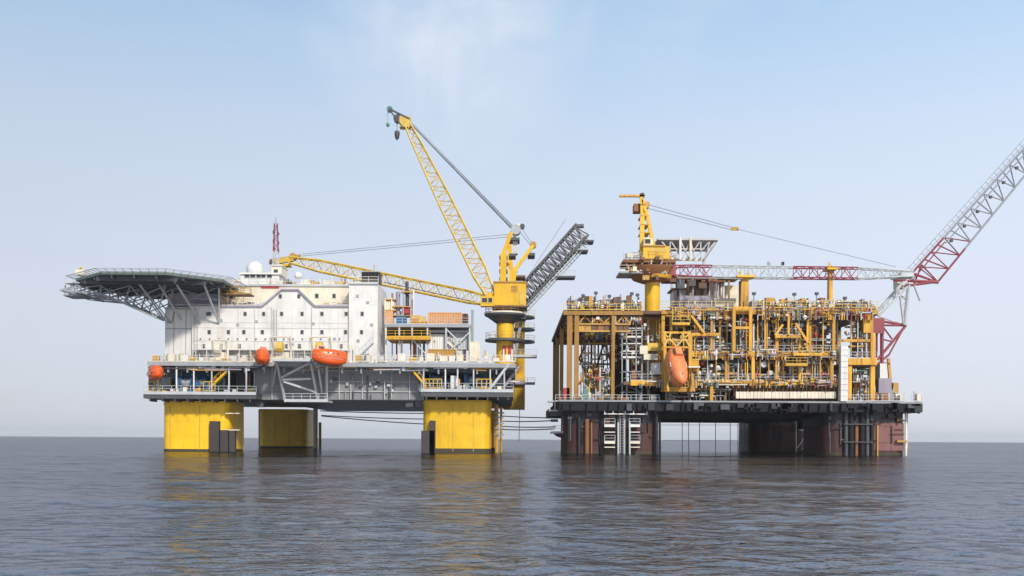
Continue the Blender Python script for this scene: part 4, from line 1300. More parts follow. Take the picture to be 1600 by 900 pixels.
# cross girders under the hull deck, lights on the girder
for Y in (190, 205, 220, 233):
    part('deck_girder', MB().box((xa + 8, Y, HBZ - 1.0), (xb - 10, Y + .6, HBZ - .003)), 'black', tlp)
for x in (1066, 1100, 1130):
    pbox('light_panel', x - 12, x + 10, 640, 642.4, 180, .3, 'grey', tlp)
for x0_, x1_, Y, n_, top_ in ((884, 1028, TY, 46, 640), (1290, 1416, TY, 34, 642), (1176, 1272, 233, 22, 652)):
    for i in range(n_):
        x = rnd.uniform(x0_, x1_ - 6)
        mt = rnd.choice(['black', 'blackish', 'dark_grey', 'rust', 'brown', 'maroon', 'dark_grey', 'maroon', 'blackish'])
        k = rnd.random()
        if k < .45:
            y = rnd.uniform(top_, 675)
            ptube('hull_pipe', (x, y, Y - .25), (x, y + rnd.uniform(10, 40), Y - .25), rnd.uniform(.05, .16), mt, tlp, n=6)
        elif k < .7:
            y = rnd.uniform(top_ + 2, 690)
            ptube('hull_pipe', (x, y, Y - .3), (x + rnd.uniform(6, 26), y, Y - .3), rnd.uniform(.05, .13), mt, tlp, n=6)
        else:
            y = rnd.uniform(top_ + 6, 664)
            pbox('hull_fitting', x, x + rnd.uniform(3, 9), y - rnd.uniform(2, 9), y, Y - .5, .6, mt, tlp)
for i in range(40):
    x = rnd.uniform(880, 1430)
    pbox('hull_fitting', x, x + rnd.uniform(3, 14), 629 + rnd.uniform(0, 3), 634 + rnd.uniform(0, 10), 175.2, .7, rnd.choice(['black', 'blackish', 'black', 'black', 'dark_grey']), tlp)
# thin risers hanging in the well between the columns
for x in (1066, 1076, 1093, 1118, 1141, 1153):
    ptube('top_tension_riser', (x, 648, 236), (x, 712, 236), .08, 'lilac_grey', tlp, n=6)
for y in (664, 688):
    ptube('spreader_wire', (1034, y, 236), (1160, y, 236), .05, 'lilac_grey', tlp, n=5)
# deck edge rails and boxes on the hull deck
for a, b in ((868, 1030), (1318, 1440)):
    prail((a, 627, 176.1), (b, 627, 176.1), tlp, 'pale_grey')
for i in range(34):
    L = i % 2 == 0
    x = rnd.uniform(872, 1025) if L else rnd.uniform(1330, 1434)
    h = rnd.uniform(5, 14)
    pbox('deck_locker', x, x + rnd.uniform(4, 11), 627 - h, 627.2, 176.6 + rnd.uniform(0, 5), rnd.uniform(.7, 1.6), rnd.choice(['white', 'cream', 'pale_grey', 'grey', 'lilac_grey', 'rust', 'cream']), tlp)
pbox('deck_locker', 880, 890, 606, 627.2, 177, 1.4, 'red', tlp)
pbox('deck_locker', 912, 919, 608, 627.2, 176.8, 1.2, 'teal', tlp)
pbox('stair_trunk', 1373, 1393, 591, 626.8, 184, 4, 'lilac_grey', tlp)
pbox('stair_trunk', 1375, 1386, 568, 591, 186, 3, 'white', tlp)
pbox('winch_house', 1396, 1404, 598, 626.8, 184, 3, 'ochre', tlp)
for i in range(30):
    x = rnd.uniform(1328, 1438) if i % 2 else rnd.uniform(870, 1028)
    ptube('vent_pipe', (x, 627 - rnd.uniform(8, 26), 178 + rnd.uniform(0, 4)), (x, 627.5, 179), rnd.uniform(.05, .14), rnd.choice(['white', 'pale_grey', 'cream', 'lilac_grey', 'rust']), tlp, n=6)

# ------------------------------------------------------------------ process topsides
top = thing('process_topsides', 'tall yellow steel frame of decks and pipework on the dark hull', 'process deck', (W(1150, 610, 177).x, 205, HTZ))
PY = 177.0
def zp(y): return W(1150, y, PY).z
def xp(x, y=550): return W(x, y, PY).x
BK = 53
part('deck_floor', MB().box((xp(880), PY + .3, zp(491)), (xp(1372), PY + BK, zp(486))), 'brown', top)
part('deck_floor', MB().box((xp(1042), PY + .3, zp(557)), (xp(1312), PY + BK, zp(552))), 'brown', top)
part('deck_floor', MB().box((xp(975), PY + .3, zp(602)), (xp(1316), PY + BK, zp(597))), 'brown', top)
part('deck_floor', MB().box((xp(1318), PY + .3, zp(571)), (xp(1371), PY + BK - 10, zp(566))), 'brown', top)
# main beams in lengths
def beams(y0, y1, xs_, Y, mat='frame_yellow', d=.5):
    for a, b in zip(xs_, xs_[1:]):
        pbox('main_beam', a + .3, b - .3, y0, y1, Y, d, mat, top)
beams(486, 492, [880, 924, 958, 1005], PY, 'shade_ochre')
beams(484, 491, [1033, 1078, 1112, 1146, 1175, 1222, 1262, 1300, 1340, 1372], PY)
beams(549.5, 557.5, [1080, 1112, 1146, 1180, 1214, 1250, 1282, 1312], PY)
beams(594.5, 602.5, [985, 1036, 1078, 1112, 1146, 1180, 1214, 1250, 1282, 1312], PY)
beams(520, 524.5, [1080, 1104, 1126], PY - .6)
beams(560, 570, [1322, 1346, 1371], PY - .4)
beams(530, 534, [1316, 1340, 1362], PY)
beams(523, 528, [1211, 1230, 1252], PY - .8)
def post(x, y0, y1, wp, Y=PY, mat='frame_yellow'):
    pbox('column', x - wp / 2, x + wp / 2, y0, y1, Y, max(.35, wp / 9), mat, top)
for a in ((1036, 493, 612, 5), (1112, 493, 549, 3.5), (1135, 558, 594, 4), (1177, 558, 594, 5), (1214, 528, 594, 4.5),
          (1250, 528, 594, 4), (1300, 558, 594, 5), (1303, 493, 549, 4.5), (1262, 493, 549, 3), (1357, 492, 520, 15), (1364, 520, 627, 7), (1328, 571, 627, 6), (1112, 603, 627, 5), (1196, 493, 549, 3)):
    post(*a)
post(890, 493, 627, 8, mat='shade_ochre'); post(901, 493, 627, 7, mat='shade_ochre'); post(958, 493, 627, 5, mat='shade_ochre')
for x in (1147, 1173):
    pbox('portal_post', x - 2.4, x + 2.4, 479, 549, PY - 1.4, .6, 'frame_yellow', top)
pbox('portal_beam', 1149.5, 1170.5, 479, 484, PY - 1.4, .6, 'frame_yellow', top)
pbox('portal_beam', 1149.5, 1170.5, 510, 514, PY - 1.4, .6, 'frame_yellow', top)
for p, q in (((1211, 524), (1223, 507)), ((1243, 505), (1264, 538)), ((1232, 493), (1232, 523)), ((1264, 538), (1256, 538)), ((1080, 522), (1080, 600)), ((1080, 493), (1100, 520))):
    pbar('brace', (*p, PY - .9), (*q, PY - .9), .38, 'frame_yellow', top)
# rear and inner columns, so the depth reads
for Y in (196, 214, 229):
    for x in (886, 1040, 1148, 1252, 1366):
        X = xp(x)
        part('column', MB().box((X - .35, Y, HTZ), (X + .35, Y + .7, zp(491) - .003)), 'ochre', top)
    part('main_beam', MB().box((xp(884), Y, zp(497)), (xp(1368), Y + .5, zp(491) - .003)), 'ochre', top)
    part('main_beam', MB().box((xp(1042), Y, zp(563)), (xp(1311), Y + .5, zp(557) - .003)), 'ochre', top)
for i in range(9):
    X = xp(888 + i * 11)
    part('joist', MB().box((X - .1, PY + 1, zp(494.5)), (X + .1, PY + BK - 1, zp(491) - .003)), 'brown', top)
# left bay braces, deep inside
for p, q in (((924, 602), (948, 520)), ((940, 520), (965, 600)), ((905, 560), (925, 520)), ((905, 569), (960, 569)), ((924, 602), (905, 560)), ((946, 602), (958, 569)), ((924, 520), (924, 604))):
    pbar('brace', (*p, 212), (*q, 212), .38, 'brown', top)
for p, q in (((932, 494), (916, 530)), ((940, 494), (948, 530)), ((905, 600), (920, 572)), ((918, 602), (930, 566))):
    pbar('brace', (*p, 184), (*q, 188), .32, 'ochre', top)
for y in (505, 516):
    pbox('fascia_beam', 884, 985, y, y + 2.4, PY + .6, .3, 'ochre', top)
for i in range(10):
    a_ = 884 + i * 10
    pbar('fascia_brace', (a_, 494 if i % 2 else 505, PY + .7), (a_ + 10, 505 if i % 2 else 494, PY + .7), .2, rnd.choice(['ochre', 'rust', 'frame_yellow']), top)
    pbox('fascia_panel', a_ + .4, a_ + 9.6, 507.6, 515.8, PY + .9, .15, rnd.choice(['brown', 'rust', 'brown', 'ochre']), top)
# bulkheads that close the core; near-black colour stands in for shade in its depth
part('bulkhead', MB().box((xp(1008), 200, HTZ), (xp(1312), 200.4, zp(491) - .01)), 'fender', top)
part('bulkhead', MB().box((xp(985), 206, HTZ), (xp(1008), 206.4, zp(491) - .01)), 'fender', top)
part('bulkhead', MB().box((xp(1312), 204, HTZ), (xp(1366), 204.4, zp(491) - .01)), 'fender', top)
# lower skirt: pleated wind wall
x = 1150
while x < 1304:
    pbox('wind_wall_panel', x, x + 5.2, 612, 622.5, PY + (.0 if int(x) % 2 else .12), .15, 'cream', top)
    x += 5.6
pbox('skirt_wall', 1146, 1310, 602.6, 627, PY + 1.2, .3, 'brown', top)
for i in range(26):
    x = 1150 + i * 6.1
    pbox('skirt_rib', x, x + 1, 603, 612, PY + .9, .3, 'ochre', top)
pbox('skirt_wall', 1034, 1146, 603, 627, PY + 3, .3, 'black', top)
for a, b, y, mt in ((1120, 1140, 610, 'grey'), (1085, 1098, 615, 'lilac_grey'), (1050, 1062, 620, 'rust')):
    pbox('light_panel', a, b, y, y + 2.4, PY + 2.7, .3, mt, top)
# white riser trunk on the right
pbox('cable_trunk', 1314, 1325, 541, 626.8, PY - 1.5, 1.2, 'white', top)
for y in range(546, 624, 9):
    pbox('trunk_joint', 1313.6, 1325.4, y, y + .8, PY - 1.56, 1.2, 'pale_grey', top)

PIPEM = ['pale_grey', 'white', 'steel', 'lilac_grey', 'frame_yellow', 'frame_yellow', 'frame_yellow', 'frame_yellow', 'ochre', 'ochre', 'ochre', 'grey', 'cream', 'rust', 'rust', 'boom_yellow', 'brown', 'pale_grey', 'red', 'teal', 'frame_yellow', 'dark_grey']
def rack(label, x0, x1, y0, y1, nv, nh, Ya=177.5, Yb=184.5, rmax=.2, nst=0):
    """one bay of crowded pipework: risers, dog-legs, headers, valves and light stanchions"""
    t = thing('pipe_rack', label, 'pipework', W((x0 + x1) / 2, y1, PY + 2))
    def pipe(pts, r, mat):
        part('pipe', MB().sweep([W(*p) for p in pts], r, 7), mat, t, smooth=True)
    for i in range(nv):
        x = rnd.uniform(x0, x1)
        Y = rnd.uniform(Ya, Yb)
        mt = rnd.choice(PIPEM)
        r = rnd.uniform(.06, rmax)
        k = rnd.random()
        if k < .4:
            pipe([(x, y0 + rnd.uniform(0, 8), Y), (x, y1, Y)], r, mt)
        elif k < .75:
            ym = rnd.uniform(y0 + 4, y1 - 5)
            dx = rnd.choice([-1, 1]) * rnd.uniform(4, 16)
            if not x0 < x + dx < x1:
                dx = -dx
            pipe([(x, y0 + 1, Y), (x, ym - 1, Y), (x + dx * .1, ym, Y), (x + dx * .9, ym, Y), (x + dx, ym + 1, Y), (x + dx, y1, Y)], r, mt)
        else:
            pipe([(x, rnd.uniform(y0 + 2, (y0 + 2 * y1) / 3), Y), (x, y1, Y)], r * 1.5, mt)
    for i in range(nh):
        y = rnd.uniform(y0 + 1, y1 - 3)
        L = rnd.uniform(8, 45)
        x = rnd.uniform(x0, max(x0 + 1, x1 - L * .6))
        Y = rnd.uniform(Ya, Yb)
        pipe([(x, y, Y), (min(x1, x + L), y, Y)], rnd.uniform(.06, rmax), rnd.choice(PIPEM))
    for i in range(nst):
        x = x0 + (x1 - x0) * (i + rnd.uniform(.3, .7)) / nst
        pbox('stanchion', x - .7, x + .7, y0, y1, PY + .2, .2, rnd.choice(['frame_yellow', 'frame_yellow', 'boom_yellow', 'ochre', 'pale_grey']), t)
    for i in range((nv + nh) // 4):
        p = W(rnd.uniform(x0, x1), rnd.uniform(y0 + 4, y1 - 3), rnd.uniform(Ya, Ya + 2))
        r = rnd.uniform(.25, .5)
        part('valve', MB().lathe(p, [(r * .3, -.35), (r, -.3), (r, -.15), (r * .4, -.1), (r * .4, .1), (r, .15), (r, .3), (r * .3, .35)], 8, rnd.choice('xyz')), rnd.choice(['white', 'pale_grey', 'lilac_grey', 'red', 'steel', 'boom_yellow', 'dark_grey']), t)
    for i in range((nv + nh) // 4):
        x = rnd.uniform(x0, x1 - 5); y = rnd.uniform(y0 + 5, y1 - 1)
        pbox('junction_box', x, x + rnd.uniform(2, 5), y - rnd.uniform(2, 5), y, rnd.uniform(Ya, Ya + 3), .5, rnd.choice(['white', 'cream', 'pale_grey', 'lilac_grey', 'white', 'ochre', 'teal']), t)
    return t
rack('crowded pipework on the upper process level left of the yellow portal', 1040, 1145, 494, 548, 46, 34, nst=6)
rack('crowded pipework on the upper process level between portal and white trunk', 1177, 1308, 494, 548, 64, 44, nst=8)
rack('pipework on the lower process level left of the middle yellow post', 1082, 1176, 560, 594, 46, 28, nst=6)
rack('pipework on the lower process level just left of the white trunk', 1180, 1308, 560, 594, 60, 36, nst=8)
rack('pipework between the scaffold stair tower and the crane pedestal', 986, 1036, 496, 594, 34, 26, 179, 190)
rack('pipework right of the white trunk at the right end of the frame', 1320, 1362, 496, 558, 26, 18, nst=3)
rack('low pipework beneath the short deck right of the white trunk', 1330, 1362, 574, 624, 18, 12)
rack('low pipework standing in the open left bay', 905, 958, 574, 625, 30, 18, 180, 192)
rack('tangle of brackets and pipes along the upper left edge of the frame', 884, 1004, 493, 507, 40, 26, 177.3, 181, .14)
rack('pipes under the lowest yellow beam beside the wind wall', 1040, 1145, 604, 626, 24, 18, 177.4, 180, .14)
rack('small pipes and brackets hung along the top beam left of the portal', 1040, 1144, 478, 500, 34, 24, 176.0, 176.9, .12)
rack('small pipes and brackets hung along the top beam right of the portal', 1180, 1366, 478, 500, 60, 34, 176.0, 176.9, .12)
rack('small pipes and brackets hung along the middle yellow beam', 1082, 1308, 545, 562, 60, 30, 176.0, 176.9, .12)
rack('small pipes and brackets hung along the lowest yellow beam', 990, 1308, 590, 606, 66, 30, 176.0, 176.9, .12)
rack('rusty pipes crowding the upper part of the open left bay', 908, 985, 500, 530, 34, 24, 178, 196, .18)
rack('pipes inside the tall yellow portal frame', 1150, 1170, 486, 548, 26, 16, 177.3, 184, .16)
rack('thin pipes half way up the open left bay', 908, 985, 530, 576, 26, 16, 186, 212, .16)
rack('ochre pipes and brackets standing along the upper left roof edge', 884, 1002, 468, 487, 70, 30, 177.3, 184, .11)
rack('thin vents and pipes standing along the right half of the roof edge', 1180, 1366, 468, 487, 80, 34, 177.3, 186, .11)
rack('pipes low down behind the free-fall lifeboat cage', 1036, 1082, 548, 604, 26, 22, 178, 186, .2)
def vessel(x0, x1, yc, rp, Y, mat, saddles=True):
    a, b = W(x0, yc, Y), W(x1, yc, Y)
    r = rp * Y / F
    c = (a + b) / 2
    L = (b.x - a.x) / 2
    v = part('pressure_vessel', MB().lathe(c, [(.05, -L - r * .5), (r * .6, -L - r * .38), (r * .92, -L - r * .15), (r, -L), (r, L), (r * .92, L + r * .15), (r * .6, L + r * .38), (.05, L + r * .5)], 14, 'x'), mat, top, smooth=True)
    if saddles:
        for s in (-.6, .6):
            part('saddle', MB().box((c.x + s * L - .15, Y - r * .8, c.z - r * 1.35), (c.x + s * L + .15, Y + r * .8, c.z - r * .6)), 'ochre', v)
    for s in (-.3, .4):
        part('nozzle', MB().tube((c.x + s * L, Y, c.z + r * .9), (c.x + s * L, Y, c.z + r * 1.35), .14, n=8), mat, v)
for a in ((1188, 1206, 518, 5, 182, 'teal'), (1222, 1242, 540, 5, 182, 'pale_grey'), (1270, 1294, 541, 5.5, 182, 'lilac_grey'), (1060, 1075, 505, 4.5, 183, 'white'), (1090, 1106, 540, 5, 183, 'steel'),
          (1150, 1166, 585, 5, 184, 'white'), (1190, 1206, 573, 6, 184, 'blue'), (1224, 1244, 586, 5, 183, 'lilac_grey'), (1262, 1292, 580, 6, 184, 'pale_grey'), (1102, 1124, 584, 5, 184, 'pale_grey'),
          (1335, 1355, 515, 5, 182, 'steel'), (1336, 1356, 602, 6, 183, 'rust'), (990, 1006, 572, 6, 184, 'red'), (1112, 1126, 580, 4, 180, 'cream')):
    vessel(*a)
def vvessel(x, y0, y1, rp, Y, mat):
    r = rp * Y / F
    p, q = W(x, y1, Y), W(x, y0, Y)
    h = q.z - p.z
    v = part('pressure_vessel', MB().lathe(p, [(r * .7, 0), (r * .7, .35), (r, .5), (r, h - .5), (r * .8, h - .2), (r * .3, h), (.04, h + .02)], 14), mat, top, smooth=True)
    part('nozzle', MB().tube(q, q + Vector((0, 0, .5)), .12, n=8), mat, v)
for a in ((1128, 528, 549, 4, 181, 'cream'), (1118, 525, 549, 3.5, 181, 'lilac_grey'), (1104, 527, 549, 3.5, 180, 'steel'), (1186, 533, 549, 3.5, 180, 'white'), (1200, 530, 549, 4, 181, 'steel'), (1283, 508, 528, 4, 182, 'pale_grey'),
          (1293, 562, 594, 4.5, 181, 'ochre'), (1340, 536, 560, 4, 180, 'teal'), (1352, 538, 560, 3.5, 180, 'white'), (1141, 572, 594, 4, 180, 'pale_grey'), (1210, 576, 594, 3.5, 180, 'lilac_grey'), (1246, 506, 521, 3.5, 181, 'pale_grey')):
    vvessel(*a)
def cabinet(x0, x1, y0, y1, Y, mat):
    c = pbox('cabinet', x0, x1, y0, y1, Y, 1.2, mat, top)
    pbox('cabinet_door', x0 + .8, (x0 + x1) / 2 - .2, y0 + 1, y1 - 1, Y - .06, .1, mat, c)
    pbox('cabinet_door', (x0 + x1) / 2 + .2, x1 - .8, y0 + 1, y1 - 1, Y - .06, .1, mat, c)
for i in range(56):
    z = rnd.choice([(1082, 1305, 549.4), (1082, 1305, 594.4), (1042, 1300, 549.4), (985, 1030, 594.4), (1082, 1305, 594.4)])
    x = rnd.uniform(z[0], z[1] - 8)
    h = rnd.uniform(5, 17)
    cabinet(x, x + rnd.uniform(4, 10), z[2] - h, z[2], rnd.uniform(178.2, 185), rnd.choice(['white', 'pale_grey', 'cream', 'lilac_grey', 'pale_grey', 'grey', 'frame_yellow', 'teal', 'rust', 'brown', 'steel']))
# walkway rails on each level
for a, b, y in ((880, 1005, 484), (1033, 1146, 481), (1176, 1372, 481), (1080, 1312, 549.5), (985, 1035, 594.5), (1080, 1312, 594.5), (1322, 1371, 560), (1211, 1252, 523)):
    prail((a, y, PY + .1), (b, y, PY + .1), top, 'boom_yellow' if y < 500 else 'pale_grey')
# cable trays and lamps under the beams
for a, b, y, mt in ((1082, 1144, 508, 'pale_grey'), (1178, 1210, 533, 'steel'), (1246, 1300, 530, 'pale_grey'), (1262, 1312, 529, 'grey'), (1120, 1176, 567, 'teal'), (1180, 1298, 566, 'grey'), (1082, 1130, 532, 'cream'), (1052, 1112, 503, 'teal'), (1180, 1260, 500, 'brown')):
    pbox('cable_tray', a, b, y, y + 2, 178.4, .8, mt, top)
for i in range(24):
    x = rnd.uniform(1085, 1305)
    y = rnd.choice([499, 560, 563, 503])
    pbox('lamp', x, x + 4, y, y + 1.5, 178.1, .3, 'white', top)
# front platforms that jut out
for a, b, y in ((1228, 1262, 569), (1240, 1285, 553), (1050, 1078, 505)):
    pbox('platform', a, b, y, y + 2.6, PY - 2, 1.9, 'frame_yellow', top)
    prail((a, y, PY - 1.9), (b, y, PY - 1.9), top, 'boom_yellow')

# roof of the topsides: thickets of vents, racks and boxes
ROOFZ = zp(486)
def roofbox(name, x0, x1, h, Y, d, mat, parent):
    a, b = xp(x0, 480), xp(x1, 480)
    k = Y / PY
    return part(name, MB().box((a, Y, ROOFZ), (b, Y + d, ROOFZ + h)), mat, parent)
for i in range(170):
    x = rnd.uniform(884, 1000) if i % 5 < 2 else rnd.uniform(1180, 1366)
    roofbox('roof_unit', x, x + rnd.uniform(4, 12), rnd.uniform(.9, 2.9), PY + rnd.uniform(1, 14), rnd.uniform(1, 2.5),
            rnd.choice(['pale_grey', 'cream', 'ochre', 'lilac_grey', 'grey', 'rust', 'cream', 'teal', 'brown', 'frame_yellow'] if x > 1100 else ['ochre', 'rust', 'brown', 'ochre', 'cream', 'frame_yellow', 'grey', 'dark_grey']), top)
for i in range(100):
    x = rnd.uniform(888, 1004) if i % 5 < 3 else rnd.uniform(1050, 1366)
    X = xp(x, 480)
    Y = PY + rnd.uniform(1, 10)
    h = rnd.uniform(1.2, 3.2)
    part('roof_vent', MB().tube((X, Y, ROOFZ), (X, Y, ROOFZ + h), rnd.uniform(.06, .2), n=7), rnd.choice(['pale_grey', 'grey', 'cream', 'ochre', 'dark_grey', 'lilac_grey']), top)
for x, y in ((911, 463), (918, 466), (931, 459), (952, 464), (966, 467), (987, 460), (996, 462), (1178, 460), (1241, 461), (1276, 460), (1320, 467), (1352, 474)):
    p = W(x, y, PY + 2)
    o = part('lamp_post', MB().tube((p.x, PY + 2, ROOFZ), p, .1, n=6), 'grey', top)
    part('floodlight', MB().box((p.x - .3, PY + 1.7, p.z - .1), (p.x + .3, PY + 2.2, p.z + .35)), 'dark_grey', o)
for i in range(7):
    x = 892 + i * 15
    part('rack_frame', rail(MB(), (xp(x, 480), PY + 4, ROOFZ), (xp(x + 13, 480), PY + 4, ROOFZ), rnd.uniform(1.2, 2.4), 1.2, .05), rnd.choice(['ochre', 'pale_grey', 'rust']), top)

# roof cabins and modules behind the crane boom
RB = 192
drl = thing('workover_module', 'pale work module with white cabins under the red and white boom', 'module', (W(1100, 480, RB).x, RB, ROOFZ))
for (x0, x1, y0, y1, Y, mt) in ((1052, 1072, 452, 480, RB, 'white'), (1074, 1096, 447, 480, RB + 2, 'cream'), (1098, 1132, 440, 480, RB + 1, 'white'), (1134, 1156, 446, 480, RB + 3, 'cream'), (1062, 1110, 462, 481, RB - 4, 'lilac_grey'), (1116, 1150, 466, 481, RB - 4, 'cream')):
    pbox('cabin_wall', x0, x1, y0, y1, Y, 4, mt, drl)
for (x0, x1, y) in ((1050, 1074, 450), (1096, 1134, 438), (1060, 1158, 431), (1040, 1120, 434)):
    pbox('floor', x0, x1, y, y + 2.2, RB - 1, 6, 'rust', drl)
for i in range(26):
    x = rnd.uniform(1045, 1156)
    pbar('post', (x, 432 + rnd.uniform(0, 10), RB + rnd.uniform(-3, 3)), (x, 482, RB), rnd.uniform(.12, .34), rnd.choice(['pale_grey', 'rust', 'ochre', 'dark_grey', 'lilac_grey', 'white', 'brown']), drl)
for (x, y, w_, h_) in ((1064, 444, 12, 14), (1082, 442, 10, 10), (1098, 446, 12, 9), (1052, 436, 10, 9), (1114, 436, 14, 7)):
    pbox('hoist_unit', x - w_ / 2, x + w_ / 2, y - h_ / 2, y + h_ / 2, RB - 2.4, 2, rnd.choice(['brown', 'rust', 'dark_grey']), drl)
lt = thing('lattice_platform', 'pale grey lattice platform with a flat top behind the right crane', 'platform', (W(1078, 410, 200).x, 200, W(1078, 410, 200).z))
pbox('top_deck', 1028, 1122, 372, 375, 196, 12, 'pale_grey', lt)
pbox('bottom_chord', 1046, 1102, 404, 407, 197, .5, 'cream', lt)
pbox('bottom_chord', 1046, 1102, 404, 407, 207, .5, 'cream', lt)
xs_ = [1032, 1047, 1063, 1079, 1095, 1110, 1120]
for Y in (196.5, 207.2):
    for i, (a, b) in enumerate(zip(xs_, xs_[1:])):
        la = 1046 + (a - 1030) * 56 / 92
        lb = 1046 + (b - 1030) * 56 / 92
        pbar('truss_brace', (a, 375, Y), (lb, 404, Y), .2, 'pale_grey', lt)
        pbar('truss_brace', (la, 404, Y), (b, 375, Y), .2, 'pale_grey', lt)
        pbar('truss_brace', (la, 389, Y), (lb, 389, Y), .16, 'cream', lt)
    pbar('edge_brace', (1121, 376, Y), (1100, 406, Y), .3, 'grey', lt)
for x in (1063, 1079):
    pbar('post', (x, 371, 196), (x, 406, 196), .42, 'cream' if x > 1070 else 'white', lt)
for x in (1050, 1100):
    pbar('leg', (x, 407, 199), (x, 484, 199), .5, 'pale_grey', lt)
for x in (1050, 1100):
    pbar('leg', (x, 407, 206), (x, 482, 206), .5, 'pale_grey', lt)
pbox('guard_screen', 1040, 1112, 377, 388, 202, .3, 'lilac_grey', lt)

# stair tower of white scaffold at the left
sc_ = thing('stair_tower', 'grey scaffold stair tower in the left part of the frame', 'stair tower', W(985, 627, 179))
for x in (972, 979, 994, 1003):
    pbar('post', (x, 508, 179), (x, 627, 179), .2, 'grey', sc_)
    pbar('post', (x, 508, 182), (x, 627, 182), .2, 'lilac_grey', sc_)
for y in (512, 526, 536, 548, 558, 580, 600, 612):
    pbox('landing', 971, 1004, y, y + 1.4, 178.9, 3.2, 'white' if y < 565 else 'grey', sc_)
for i, y in enumerate((512, 526, 536, 548, 580, 600)):
    a, b = (974, 1000) if i % 2 else (1000, 974)
    pbar('flight', (a, y, 180), (b, y + 12, 180), .5, 'grey', sc_, h=.14)
prail((971, 558, 178.95), (1004, 558, 178.95), sc_, 'white')
prail((971, 526, 178.95), (1004, 526, 178.95), sc_, 'white')
for a, b, y0, y1, mt in ((1000, 1012, 540, 553, 'cream'), (1006, 1028, 553, 562, 'cream'), (1012, 1034, 536, 548, 'boom_yellow'), (1018, 1032, 567, 580, 'white'), (1016, 1036, 580, 585, 'cream')):
    pbox('control_box', a, b, y0, y1, 178, 1.6, mt, sc_)

# ------------------------------------------------------------------ right crane
XY = 184.0
cr3 = thing('pedestal_crane', 'yellow pedestal crane of the right platform with red and white boom laid level', 'crane', W(1019, 612, XY))
c3x = W(1019, 480, XY).x
def z3(y): return W(1019, y, XY).z
part('pedestal', MB().lathe((c3x, XY, 0), [(1.35, z3(600)), (1.35, z3(430))], 24), 'crane_yellow', cr3, smooth=True)
part('pedestal_base', MB().lathe((c3x, XY, 0), [(1.8, z3(552)), (1.8, z3(500)), (2.3, z3(498)), (2.3, z3(492)), (1.4, z3(488))], 20), 'frame_yellow', cr3, smooth=True)
for y, w_ in ((512, 2.6), (500, 3.0), (530, 2.2)):
    part('access_ring', MB().lathe((c3x - .3, XY, 0), [(1.4, z3(y + 1.2)), (w_, z3(y + 1.2)), (w_, z3(y - 1)), (1.4, z3(y - 1))], 20), 'ochre', cr3, smooth=True)
    part('handrail', rail(MB(), (c3x - w_, XY - w_ * .8, z3(y - 1)), (c3x + w_, XY - w_ * .8, z3(y - 1))), 'boom_yellow', cr3)
part('platform_cone', MB().lathe((c3x - .5, XY, 0), [(1.4, z3(443)), (3.0, z3(438)), (4.2, z3(424)), (4.4, z3(419)), (1.5, z3(418))], 22), 'rust', cr3, smooth=True)
part('access_ring', MB().lathe((c3x + .1, XY, 0), [(1.4, z3(437)), (3.2, z3(437)), (3.5, z3(432)), (1.4, z3(431))], 22), 'frame_yellow', cr3, smooth=True)
pbox('machinery_floor', 974, 1056, 405.5, 410, XY - 3.4, 7, 'rust', cr3)
pbox('machinery_floor', 968, 1040, 424, 427, XY - 3.2, 6, 'grey', cr3)
for x in (978, 990, 1002, 1036, 1048):
    pbar('floor_post', (x, 410, XY - 3), (x + (6 if x < 1010 else -6), 426, XY - 2.6), .22, 'ochre', cr3)
prail((974, 405, XY - 3.3), (1004, 405, XY - 3.3), cr3, 'pale_grey')
prail((968, 424, XY - 3.1), (1040, 424, XY - 3.1), cr3, 'cream')
for (x0, x1, y0, y1, mt) in ((980, 992, 395, 405.5, 'cream'), (992, 1000, 399, 405.5, 'pale_grey'), (984, 1040, 411, 423, 'brown'), (1030, 1050, 410.2, 417, 'cream')):
    pbox('equipment_box', x0, x1, y0, y1, XY - 2.4, 2, mt, cr3)
for y, r in ((424, 4.4), (408, 4.5)):
    mb = MB()
    pts = [Vector((c3x - .4 + r * math.cos(R(a)), XY + r * math.sin(R(a)) * .8, z3(y))) for a in range(0, 361, 20)]
    for p, q in zip(pts, pts[1:]):
        mb.bar(p, p + Vector((0, 0, 1.1)), .07)
        for k in (.55, 1.1):
            mb.bar(p + Vector((0, 0, k)), q + Vector((0, 0, k)), .06)
    part('handrail', mb, 'ochre', cr3)
for i in range(30):
    a = R(rnd.uniform(180, 360))
    r0, r1 = rnd.uniform(3.2, 4.2), rnd.uniform(3.4, 4.6)
    part('floor_strut', MB().bar((c3x - .4 + r0 * math.cos(a), XY + r0 * math.sin(a) * .85, z3(rnd.uniform(420, 436))), (c3x - .4 + r1 * math.cos(a + .1), XY + r1 * math.sin(a + .1) * .85, z3(rnd.uniform(404, 412))), rnd.uniform(.1, .25)), rnd.choice(['ochre', 'rust', 'brown', 'cream', 'pale_grey', 'dark_grey', 'frame_yellow']), cr3)
for i in range(16):
    x = rnd.uniform(978, 1044)
    y = rnd.choice([405.5, 423.5, 437])
    h = rnd.uniform(3, 8)
    pbox('equipment_box', x, x + rnd.uniform(3, 7), y - h, y, XY - rnd.uniform(3.2, 4.2), .8, rnd.choice(['ochre', 'brown', 'cream', 'rust', 'pale_grey', 'frame_yellow']), cr3)
part('slew_ring', MB().lathe((c3x, XY, 0), [(1.7, z3(424)), (2.0, z3(416)), (2.0, z3(405))], 20), 'brown', cr3, smooth=True)
pbox('machinery_house', 1005, 1046, 384.5, 405.3, XY - 3.5, 6, 'crane_yellow', cr3)
pbox('house_roof', 1004, 1040, 382.6, 385, XY - 3.7, 6, 'ochre', cr3)
pbox('house_panel', 1017, 1042, 387.5, 394, XY - 3.56, .1, 'boom_yellow', cr3)
pbox('house_panel', 1009, 1044, 403, 405, XY - 3.6, .1, 'ochre', cr3)
